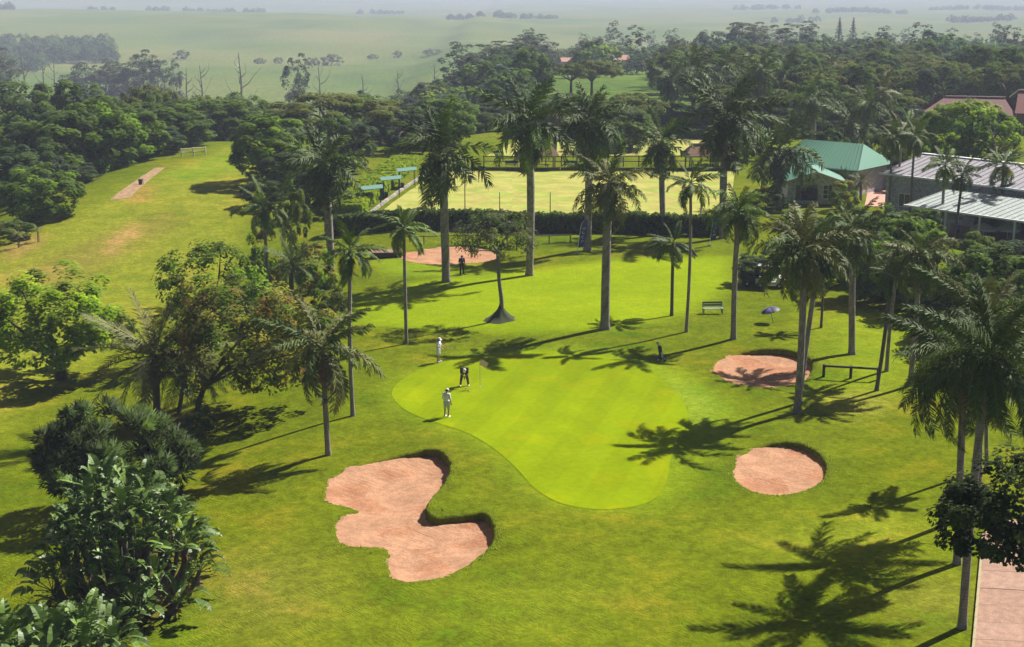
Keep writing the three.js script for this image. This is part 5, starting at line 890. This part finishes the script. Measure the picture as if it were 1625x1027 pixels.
// parked cars beyond the clubhouse
const carShape = new THREE.Shape([[-2.1, 0.35], [2.1, 0.35], [2.15, 0.75], [1.3, 0.9], [0.75, 1.42], [-1.15, 1.45], [-1.9, 0.95], [-2.15, 0.85]].map(([x, y]) => new THREE.Vector2(x, y)));
for (const [x, y, turn, label] of [[1400, 262, 0.5, 'white car parked between clubhouse and hall roof'], [1592, 252, 0.2, 'white car parked at the right edge below the bright dome-shaped tree']]) {
  const t = thing('parked_car', label, 'car', on(x, y), turn, 'white parked cars');
  part(t, 'body', new THREE.ExtrudeGeometry(carShape, { depth: 1.5, bevelSize: 0.09, bevelThickness: 0.09, bevelSegments: 2 }).translate(0, 0, -0.75), mat(C(0.75, 0.75, 0.75), 0.25));
  for (const [wx, wz] of [[-1.3, 0.78], [1.3, 0.78], [-1.3, -0.78], [1.3, -0.78]]) { const w = part(t, 'wheel', new THREE.CylinderGeometry(0.33, 0.33, 0.2, 16).rotateX(Math.PI / 2).translate(wx, 0.33, wz), mat(C(0.02, 0.02, 0.02), 0.8)); part(w, 'rim', new THREE.CylinderGeometry(0.19, 0.19, 0.22, 10).rotateX(Math.PI / 2).translate(wx, 0.33, wz), mat(C(0.5, 0.5, 0.5), 0.3)); }
  for (const s of [1, -1]) part(t, 'side_window', new THREE.ExtrudeGeometry(new THREE.Shape([[-1.5, 0.95], [1.05, 0.95], [0.65, 1.34], [-1.1, 1.36]].map(([a, b]) => new THREE.Vector2(a, b))), { depth: 0.03, bevelEnabled: false }).translate(0, 0, s > 0 ? 0.83 : -0.86), glass);
}
// ------------------------------------------------------------------ things on the lawn
{ // flagstick
  const B = on(762, 614), H = above(B, 761, 571).y - B.y, t = thing('flagstick', 'thin flagstick with small pinkish-white flag on the putting green', 'golf flag', B);
  part(t, 'pole', cyl(0.022, 0.016, H, 0, 0, 0, 8), mat(C(0.5, 0.48, 0.3), 0.5));
  const q = new THREE.PlaneGeometry(0.5, 0.36, 8, 4), p = q.attributes.position; for (let i = 0; i < p.count; i++) p.setZ(i, Math.sin(p.getX(i) * 9) * 0.05 * (p.getX(i) + 0.25)); q.computeVertexNormals();
  part(t, 'flag', q.rotateZ(-0.5).translate(0.24, H - 0.26, 0), new THREE.MeshStandardMaterial({ color: C(0.75, 0.5, 0.46), roughness: 0.8, side: THREE.DoubleSide }));
  part(t, 'cup', new THREE.TorusGeometry(0.065, 0.012, 6, 16).rotateX(Math.PI / 2).translate(0, 0.03, 0), white);
}
for (const [x, y, label] of [[694, 498, 'white golf ball in the royal palm shadow on the upper lawn'], [620, 462, 'white golf ball left on the upper lawn near the back bunker'], [745, 622, 'white golf ball on the green at the feet of the putting golfer']]) { const b = part(scene, 'golf_ball', new THREE.SphereGeometry(0.045, 12, 8), white); b.position.copy(on(x, y)).add(V(0, 0.06, 0)); tag(b, label, 'golf ball', 'golf balls'); }
{ // bench in the palm shade
  const t = thing('park_bench', 'dark green park bench in the palm shade behind the green', 'bench', on(1131, 498), 0.05), dk = mat(C(0.03, 0.07, 0.065), 0.5);
  for (let i = 0; i < 3; i++) part(t, 'seat_slat', box(1.55, 0.045, 0.13, 0, 0.45, 0.17 - i * 0.16), mat(C(0.42, 0.5, 0.5), 0.4)); for (let i = 0; i < 2; i++) part(t, 'back_slat', box(1.55, 0.14, 0.04, 0, 0.64 + i * 0.19, -0.26 - i * 0.04), dk);
  for (const a of [-0.72, 0.72]) { part(t, 'leg', merge([box(0.06, 0.44, 0.06, a, 0.22, 0.2), box(0.06, 0.9, 0.06, a, 0.45, -0.24), box(0.06, 0.05, 0.42, a, 0.4, 0)]), dk); part(t, 'armrest', box(0.06, 0.04, 0.46, a, 0.64, 0), dk); }
}
{ // golf bag on a trolley
  const t = thing('golf_trolley', 'golf bag on a two-wheeled trolley in the palm shadow on the green', 'golf trolley', on(1048, 573), 0.5), bag = mat(C(0.025, 0.025, 0.03), 0.6);
  part(t, 'bag', new THREE.CapsuleGeometry(0.13, 0.75, 4, 12).rotateX(-0.35).translate(0, 0.58, 0), bag); part(t, 'pocket', new THREE.CapsuleGeometry(0.08, 0.3, 3, 8).rotateX(-0.35).translate(0, 0.45, 0.14), mat(C(0.45, 0.45, 0.48), 0.6));
  for (const s of [-1, 1]) { const w = part(t, 'wheel', new THREE.TorusGeometry(0.14, 0.03, 6, 18).rotateY(Math.PI / 2).translate(s * 0.27, 0.15, 0.12), bag); part(w, 'hub', new THREE.CylinderGeometry(0.1, 0.1, 0.02, 12).rotateZ(Math.PI / 2).translate(s * 0.27, 0.15, 0.12), mat(C(0.6, 0.6, 0.6), 0.5)); }
  part(t, 'frame', merge([bar(V(0, 0.1, 0.3), V(0, 1.02, -0.3), 0.02), bar(V(-0.27, 0.15, 0.12), V(0.27, 0.15, 0.12), 0.015), bar(V(0, 1.02, -0.3), V(0, 1.1, -0.48), 0.02)]), mat(C(0.4, 0.4, 0.42), 0.4));
  for (let i = 0; i < 5; i++) { const x = -0.07 + i * 0.035, z = -0.36 - (i % 2) * 0.05, y = 1.12 + (i % 3) * 0.06; part(t, 'club', merge([bar(V(x * 0.6, 0.9, -0.14), V(x, y, z), 0.009, 5), new THREE.SphereGeometry(0.045, 8, 6).scale(1.3, 0.8, 0.8).translate(x, y, z)]), i % 2 ? bag : mat(C(0.6, 0.6, 0.6), 0.3)); }
}
for (const [x, y, top, lean, label] of [[916, 402, 346, 0.28, 'blue feather flag with white marks at the royal palm foot'], [1126, 390, 340, 0.22, 'dark blue feather flag with white marks near the hedge, right']]) {
  const B = on(x, y), H = above(B, x, top).y - B.y, t = thing('feather_flag', label, 'banner', B, 0.2), c = [V(0, 0, 0), V(0.02, H * 0.5, 0), V(0.1, H * 0.85, 0), V(0.45, H, 0)];
  t.rotation.z = -lean * 0.4;
  part(t, 'pole', tube(c, [0.025, 0.02, 0.012], 6), white);
  const s = new THREE.Shape(); s.moveTo(0.03, H * 0.16); s.lineTo(0.03, H * 0.6); s.quadraticCurveTo(0.1, H * 0.95, 0.45, H); s.quadraticCurveTo(0.72, H * 0.9, 0.68, H * 0.62); s.lineTo(0.55, H * 0.2); s.closePath();
  part(t, 'cloth', new THREE.ExtrudeGeometry(s, { depth: 0.012, bevelEnabled: false }), mat(C(0.03, 0.035, 0.26), 0.7));
  for (let i = 0; i < 4; i++) part(t, 'mark', new THREE.TorusGeometry(0.11, 0.028, 5, 14, 4).rotateZ(i).scale(1, 1, 0.2).translate(0.36, H * (0.34 + i * 0.13), 0.018), mat(C(0.6, 0.6, 0.75), 0.8));
  part(t, 'base', cyl(0.2, 0.18, 0.06, 0, 0, 0, 10), darkPaint);
}
{ // open golf umbrella stuck in the lawn
  const B = on(1227, 512), t = thing('golf_umbrella', 'black and purple open golf umbrella beside the shaded bunker', 'umbrella', B); t.rotation.z = 0.25;
  part(t, 'pole', cyl(0.02, 0.015, 1.25), darkPaint);
  for (let i = 0; i < 8; i++) { const g = new THREE.SphereGeometry(0.82, 5, 5, (i / 8) * 6.2832 + 0.01, 6.2832 / 8 - 0.02, 0, 1.05).scale(1, 0.72, 1).translate(0, 0.62, 0); part(t, 'panel', g, new THREE.MeshStandardMaterial({ color: i % 3 === 1 ? C(0.14, 0.12, 0.4) : C(0.02, 0.02, 0.03), roughness: 0.6, side: THREE.DoubleSide })); }
}
{ // golf cart
  const t = thing('golf_cart', 'white and dark golf cart parked under the palms right of the bench', 'golf cart', on(1222, 455), -0.25), w = mat(C(0.6, 0.58, 0.56), 0.35), dk = mat(C(0.02, 0.022, 0.024), 0.5);
  part(t, 'body', new THREE.ExtrudeGeometry(new THREE.Shape([[-1.15, 0.3], [1.2, 0.3], [1.25, 0.62], [0.75, 0.92], [0.55, 0.5], [-0.1, 0.48], [-0.15, 0.68], [-1.15, 0.72]].map(([a, b]) => new THREE.Vector2(a, b))), { depth: 1.1, bevelSize: 0.04, bevelThickness: 0.04, bevelSegments: 2 }).translate(0, 0, -0.55), w);
  const s = part(t, 'seat', box(0.5, 0.14, 1.1, -0.4, 0.8, 0), dk); part(s, 'backrest', box(0.1, 0.5, 1.1, -0.68, 1.08, 0), dk);
  part(t, 'roof', box(1.9, 0.07, 1.25, -0.1, 1.85, 0), w); for (const [a, b] of [[-0.95, 0.52], [-0.95, -0.52], [0.72, 0.52], [0.72, -0.52]]) part(t, 'post', bar(V(a, 0.7, b), V(a * 0.95, 1.83, b), 0.022), dk);
  part(t, 'windscreen', box(0.02, 0.85, 1.0, 0.72, 1.36, 0), new THREE.MeshPhysicalMaterial({ color: C(1, 1, 1), transmission: 1, thickness: 0, roughness: 0.05 })); part(t, 'steering_wheel', new THREE.TorusGeometry(0.17, 0.018, 6, 16).rotateY(1.2).translate(0.35, 1.0, 0.25), dk);
  part(t, 'bag_rack', box(0.4, 0.85, 1.0, -1.15, 1.05, 0), dk); for (const [a, b] of [[-0.75, 0.55], [-0.75, -0.55], [0.8, 0.55], [0.8, -0.55]]) { const k = part(t, 'wheel', new THREE.CylinderGeometry(0.23, 0.23, 0.18, 16).rotateX(Math.PI / 2).translate(a, 0.23, b), dk); part(k, 'rim', new THREE.CylinderGeometry(0.12, 0.12, 0.2, 10).rotateX(Math.PI / 2).translate(a, 0.23, b), w); }
  const t2 = thing('golf_cart', 'dark golf cart in the shade left of the white one', 'golf cart', on(1196, 452), 0.1);
  for (const c of t.children) { const k = c.clone(); if (k.name === 'body' || k.name === 'roof') k.material = dk; t2.add(k); }
}
// ------------------------------------------------------------------ people
function field(bones, lo, hi, res, k) { // meshes a smooth union of tapered capsules
  const m = new MarchingCubes(res, new THREE.MeshBasicMaterial(), false, false, 60000), c = lo.clone().add(hi).multiplyScalar(0.5), r = Math.max(hi.x - lo.x, hi.y - lo.y, hi.z - lo.z) / 2, h = res / 2, p = V(0, 0, 0), ab = V(0, 0, 0), ap = V(0, 0, 0);
  m.isolation = 0;
  for (let z = 0; z < res; z++) for (let y = 0; y < res; y++) for (let x = 0; x < res; x++) {
    p.set(((x - h) / h) * r + c.x, ((y - h) / h) * r + c.y, ((z - h) / h) * r + c.z);
    let d = 1e3;
    for (const [a, b, ra, rb] of bones) { ab.subVectors(b, a); ap.subVectors(p, a); const t = clamp(ap.dot(ab) / (ab.lengthSq() || 1), 0, 1), e = ap.addScaledVector(ab, -t).length() - lerp(ra, rb, t), q = clamp(0.5 + (0.5 * (e - d)) / k, 0, 1); d = lerp(e, d, q) - k * q * (1 - q); }
    m.field[x + y * res + z * res * res] = -d;
  }
  m.update();
  const n = m.count, g = new THREE.BufferGeometry(), P = m.positionArray.slice(0, n * 3), N = m.normalArray.slice(0, n * 3);
  for (let i = 0; i < n; i++) { P[i * 3] = P[i * 3] * r + c.x; P[i * 3 + 1] = P[i * 3 + 1] * r + c.y; P[i * 3 + 2] = P[i * 3 + 2] * r + c.z; }
  let s = 0; for (let i = 0; i + 2 < Math.min(n, 300); i += 3) { const v = (j) => V(P[j * 3], P[j * 3 + 1], P[j * 3 + 2]), a = v(i); s += Math.sign(v(i + 1).sub(a).cross(v(i + 2).sub(a)).dot(V(N[i * 3], N[i * 3 + 1], N[i * 3 + 2]))); }
  if (s < 0) for (let i = 0; i < n * 3; i++) N[i] = -N[i];
  g.setAttribute('position', new THREE.BufferAttribute(P, 3)); g.setAttribute('normal', new THREE.BufferAttribute(N, 3));
  return g;
}
const skin = mat(C(0.36, 0.2, 0.13), 0.6), skinDark = mat(C(0.1, 0.06, 0.045), 0.6);
// J: joints of a figure facing +z, standing on y = 0
function person(label, B, turn, J, dress) {
  const t = thing('person', label, 'person', B, turn), b = (a, c, r0, r1) => [J[a], J[c], r0, r1], lo = V(-0.95, -0.06, -0.95), hi = V(0.95, 1.84, 0.95);
  const arm = (s) => [b('sh' + s, 'el' + s, 0.052, 0.042), b('el' + s, 'wr' + s, 0.042, 0.03)], leg = (s) => [b('hip' + s, 'kn' + s, 0.085, 0.056), b('kn' + s, 'an' + s, 0.056, 0.038)];
  const torso = [b('pelvis', 'chest', 0.125, 0.135), [J.shL, J.shR, 0.062, 0.062], [J.hipL, J.hipR, 0.095, 0.095]];
  const up = J.head.clone().sub(J.neck).normalize(), fwd = V(0, 0, 1).sub(up.clone().multiplyScalar(up.z)).normalize();
  const hands = ['L', 'R'].flatMap((s) => { const w = J['wr' + s], d = w.clone().sub(J['el' + s]).normalize(), pm = w.clone().addScaledVector(d, 0.07), side = V(0, 1, 0).cross(d).normalize(), out = [[w, pm, 0.028, 0.034]]; for (let i = 0; i < 4; i++) out.push([pm.clone().addScaledVector(side, (i - 1.5) * 0.019), pm.clone().addScaledVector(side, (i - 1.5) * 0.021).addScaledVector(d, 0.075 + 0.012 * (1.5 - Math.abs(i - 1.5))).add(V(0, -0.02, 0)), 0.01, 0.008]); out.push([w.clone().addScaledVector(d, 0.03).addScaledVector(side, 0.025), w.clone().addScaledVector(d, 0.08).addScaledVector(side, 0.055), 0.012, 0.009]); return out; });
  const feet = ['L', 'R'].map((s) => [J['an' + s].clone().add(V(0, -0.03, -0.03)), J['an' + s].clone().add(V(J['an' + s].x * 0.15, -0.045, 0.15)), 0.042, 0.036]);
  const head = [[J.neck, J.head, 0.055, 0.06], [J.head.clone().addScaledVector(up, 0.06), J.head.clone().addScaledVector(up, 0.12), 0.095, 0.098], [J.head.clone().addScaledVector(up, 0.0).addScaledVector(fwd, 0.03), J.head.clone().addScaledVector(up, 0.02).addScaledVector(fwd, 0.05), 0.055, 0.05], [J.head.clone().addScaledVector(up, 0.07).addScaledVector(fwd, 0.1), J.head.clone().addScaledVector(up, 0.04).addScaledVector(fwd, 0.115), 0.014, 0.017]];
  part(t, 'body', field([...torso, ...arm('L'), ...arm('R'), ...leg('L'), ...leg('R'), ...hands, ...feet, ...head], lo, hi, 96, 0.03), dress.skin ?? skin);
  const grow = (l, e) => l.map(([p, q, r0, r1]) => [p, q, r0 + e, r1 + e]), cut = (s, f) => [J['sh' + s], J['sh' + s].clone().lerp(J['el' + s], f), 0.056, 0.052];
  part(t, 'shirt', field(grow([...torso, cut('L', 0.85), cut('R', 0.85)], 0.017), lo, hi, 72, 0.04), dress.shirt);
  const thigh = (s, f) => (f <= 1 ? [[J['hip' + s], J['hip' + s].clone().lerp(J['kn' + s], f), 0.09, 0.07]] : [[J['hip' + s], J['kn' + s], 0.09, 0.062], [J['kn' + s], J['an' + s].clone().lerp(J['kn' + s], 0.12), 0.06, 0.05]]);
  part(t, dress.long ? 'trousers' : 'shorts', field(grow([[J.hipL, J.hipR, 0.1, 0.1], [J.pelvis, J.pelvis.clone().lerp(J.chest, 0.12), 0.125, 0.125], ...thigh('L', dress.long ? 2 : 0.82), ...thigh('R', dress.long ? 2 : 0.82)], 0.019), lo, hi, 72, 0.035), dress.pants);
  part(t, 'shoe', merge(feet.map(([p, q]) => { const d = q.clone().sub(p), g = new THREE.CapsuleGeometry(0.05, d.length(), 4, 10).rotateX(Math.PI / 2).scale(1, 0.95, 1); return g.translate((p.x + q.x) / 2, 0.045, (p.z + q.z) / 2); })), dress.shoes ?? white);
  const cap = part(t, 'cap', new THREE.SphereGeometry(0.112, 16, 10, 0, 6.2832, 0, 1.6), dress.cap ?? white); cap.position.copy(J.head).addScaledVector(up, 0.115); cap.quaternion.setFromUnitVectors(V(0, 1, 0), up);
  part(cap, 'peak', new THREE.CylinderGeometry(0.085, 0.085, 0.012, 14).scale(1, 1, 1.3).translate(0, 0.005, 0.105), dress.cap ?? white);
  part(t, 'hair', new THREE.SphereGeometry(0.104, 14, 8, 0, 6.2832, 0, 2.0).scale(1, 1, 1).translate(0, 0, -0.012), mat(C(0.05, 0.035, 0.025), 0.9)).position.copy(J.head).addScaledVector(up, 0.1);
  for (const s of [-1, 1]) part(t, 'eye', new THREE.SphereGeometry(0.012, 8, 6).translate(s * 0.034, 0, 0), darkPaint).position.copy(J.head).addScaledVector(up, 0.085).addScaledVector(fwd, 0.088);
  return t;
}
const STAND = () => ({ pelvis: V(0, 0.95, 0), chest: V(0, 1.27, 0.01), neck: V(0, 1.45, 0), head: V(0, 1.53, 0.03), shL: V(-0.19, 1.4, 0), shR: V(0.19, 1.4, 0), elL: V(-0.25, 1.12, 0.0), elR: V(0.25, 1.12, 0.0), wrL: V(-0.24, 0.88, 0.1), wrR: V(0.24, 0.88, 0.1), hipL: V(-0.1, 0.93, 0), hipR: V(0.1, 0.93, 0), knL: V(-0.12, 0.5, 0.02), knR: V(0.12, 0.5, 0.02), anL: V(-0.13, 0.09, -0.02), anR: V(0.13, 0.09, -0.02) });
const club = (label, a, b, group) => { const B = a.clone(), t = thing('putter', label, 'golf club', B); part(t, 'shaft', bar(V(0, 0, 0), b.clone().sub(a), 0.008, 6), mat(C(0.5, 0.5, 0.5), 0.3)); part(t, 'grip', bar(V(0, 0, 0), b.clone().sub(a).multiplyScalar(0.25), 0.014, 6), darkPaint); const e = b.clone().sub(a); part(t, 'club_head', box(0.12, 0.03, 0.04, e.x + 0.04, e.y + 0.015, e.z), mat(C(0.25, 0.25, 0.27), 0.3)); };
const local = (t, v) => v.clone().applyAxisAngle(V(0, 1, 0), t.rotation.y).add(t.position);
{ // near golfer, seen from behind, watching
  const J = STAND(); Object.assign(J, { wrR: V(0.27, 0.92, 0.2), elR: V(0.28, 1.13, 0.03), head: V(0.01, 1.525, 0.05) });
  const t = person('golfer in white shirt, grey shorts and cap seen from behind, nearest the bunker', on(709, 662), 2.6, J, { shirt: mat(C(0.74, 0.73, 0.8), 0.85), pants: mat(C(0.5, 0.49, 0.52), 0.9), cap: mat(C(0.6, 0.57, 0.53), 0.8) });
  club('putter held low by the golfer nearest the bunker', local(t, V(0.29, 0.93, 0.27)), local(t, V(0.34, 0.02, 0.42)));
}
{ // far golfer, arm held out to the side
  const J = STAND(); Object.assign(J, { elL: V(-0.26, 1.16, 0.08), wrL: V(-0.22, 1.06, 0.32), elR: V(0.27, 1.14, 0.06), wrR: V(0.24, 1.04, 0.32) });
  const t = person('white-clad golfer holding out a club at the back edge of the green', on(696, 575), 1.2, J, { shirt: mat(C(0.76, 0.75, 0.84), 0.85), pants: mat(C(0.68, 0.67, 0.72), 0.9), cap: mat(C(0.7, 0.69, 0.7), 0.8) });
  club('club held out by the golfer at the back edge of the green', local(t, V(0.2, 1.02, 0.38)), local(t, V(0.3, 1.0, 1.0)));
}
{ // putting golfer, bent over, facing the camera
  const J = STAND(); Object.assign(J, { pelvis: V(0, 0.9, -0.16), chest: V(0, 1.12, 0.1), neck: V(0, 1.2, 0.26), head: V(0, 1.2, 0.35), shL: V(-0.2, 1.2, 0.16), shR: V(0.2, 1.2, 0.16), elL: V(-0.21, 0.93, 0.26), elR: V(0.21, 0.93, 0.26), wrL: V(-0.05, 0.74, 0.36), wrR: V(0.05, 0.7, 0.37), hipL: V(-0.11, 0.88, -0.14), hipR: V(0.11, 0.88, -0.14), knL: V(-0.2, 0.47, 0.0), knR: V(0.2, 0.47, 0.0), anL: V(-0.25, 0.09, -0.06), anR: V(0.25, 0.09, -0.06) });
  const t = person('golfer in dark shirt and dark trousers bent over a putt by the flag', on(737, 613), 0.05, J, { shirt: mat(C(0.035, 0.025, 0.035), 0.9), pants: mat(C(0.05, 0.04, 0.04), 0.9), long: true, cap: mat(C(0.72, 0.68, 0.68), 0.8) });
  club('putter of the golfer bent over a putt by the flag', local(t, V(0, 0.78, 0.36)), local(t, V(0.02, 0.03, 0.62)));
}
{ const J = STAND(); Object.assign(J, { knL: V(-0.14, 0.5, 0.06), anR: V(0.18, 0.09, -0.1) });
  person('dark-clothed person standing beside the royal palm trunk at the back bunker', on(733, 436), 0.3, J, { shirt: mat(C(0.03, 0.03, 0.04), 0.9), pants: mat(C(0.03, 0.03, 0.035), 0.9), long: true, cap: mat(C(0.05, 0.05, 0.05), 0.8), skin: skinDark, shoes: darkPaint }); }
{ const J = STAND(); person('person in blue shirt standing behind the drooping palm crown', on(1243, 398), 0.2, J, { shirt: mat(C(0.06, 0.06, 0.4), 0.8), pants: mat(C(0.4, 0.4, 0.5), 0.9), cap: mat(C(0.1, 0.1, 0.4), 0.8), skin: skinDark }); }
{ const J = STAND(); person('person in violet-blue shirt at the terrace edge between the palms', on(1517, 380), -0.3, J, { shirt: mat(C(0.16, 0.15, 0.5), 0.8), pants: mat(C(0.05, 0.05, 0.07), 0.9), long: true, cap: mat(C(0.05, 0.05, 0.06), 0.8), skin: skinDark }); }
// ragged turf along the bunker lips
{
  const q = rng(77), g = (() => { const L = new Leaves(); for (let i = 0; i < 7; i++) { const a = q() * 6.28, d = V(Math.cos(a), 0, Math.sin(a)), o = V(rr(-0.06, 0.06, q), 0, rr(-0.06, 0.06, q)), w = V(-d.z, 0, d.x).multiplyScalar(0.014), tip = o.clone().addScaledVector(d, 0.06).add(V(0, rr(0.09, 0.17, q), 0)); L.tri(o.clone().sub(w), o.clone().add(w), tip, V(0, 1, 0), [1, 1, 1]); } return L.geo(); })();
  const spots = [];
  bunkers.forEach((b, n) => { for (let i = 0; i < b.poly.length; i++) for (let k = 0; k < Math.round((n === 3 ? 3 : 4) + 14 * clamp(b.rim[i] - 0.1, 0, 0.6)); k++) { const f = q(), p = b.poly[i], r = b.poly[(i + 1) % b.poly.length], [nx, nz] = b.n[i], o = rr(-0.05, 0.5, q) * rr(0.2, 1, q), x = lerp(p[0], r[0], f) + nx * (o + 0.05), z = lerp(p[1], r[1], f) + nz * (o + 0.05); spots.push([x, Math.max(ground(p[0] + nx * 0.55, p[1] + nz * 0.55), b.lvl(p[0], p[1]) + b.rim[i]) - 0.03, z]); } });
  const m = new THREE.InstancedMesh(g, new THREE.MeshPhysicalMaterial({ color: C(0.17, 0.22, 0.016), vertexColors: true, roughness: 0.95, specularIntensity: 0.1, side: THREE.DoubleSide }), spots.length), o = new THREE.Object3D();
  spots.forEach((s, i) => { o.position.set(...s); o.rotation.y = q() * 6.28; o.scale.setScalar(rr(0.45, 1.0, q)); o.updateMatrix(); m.setMatrixAt(i, o.matrix); const v = rr(0.7, 1.2, q); m.setColorAt(i, C(v * rr(0.9, 1.2, q), v, v)); });
  m.name = 'rough_grass'; tag(shade(m), 'ragged grass fringe along the lips of the sand bunkers', 'grass', null, 'stuff'); scene.add(m);
}
renderer.render(scene, camera);
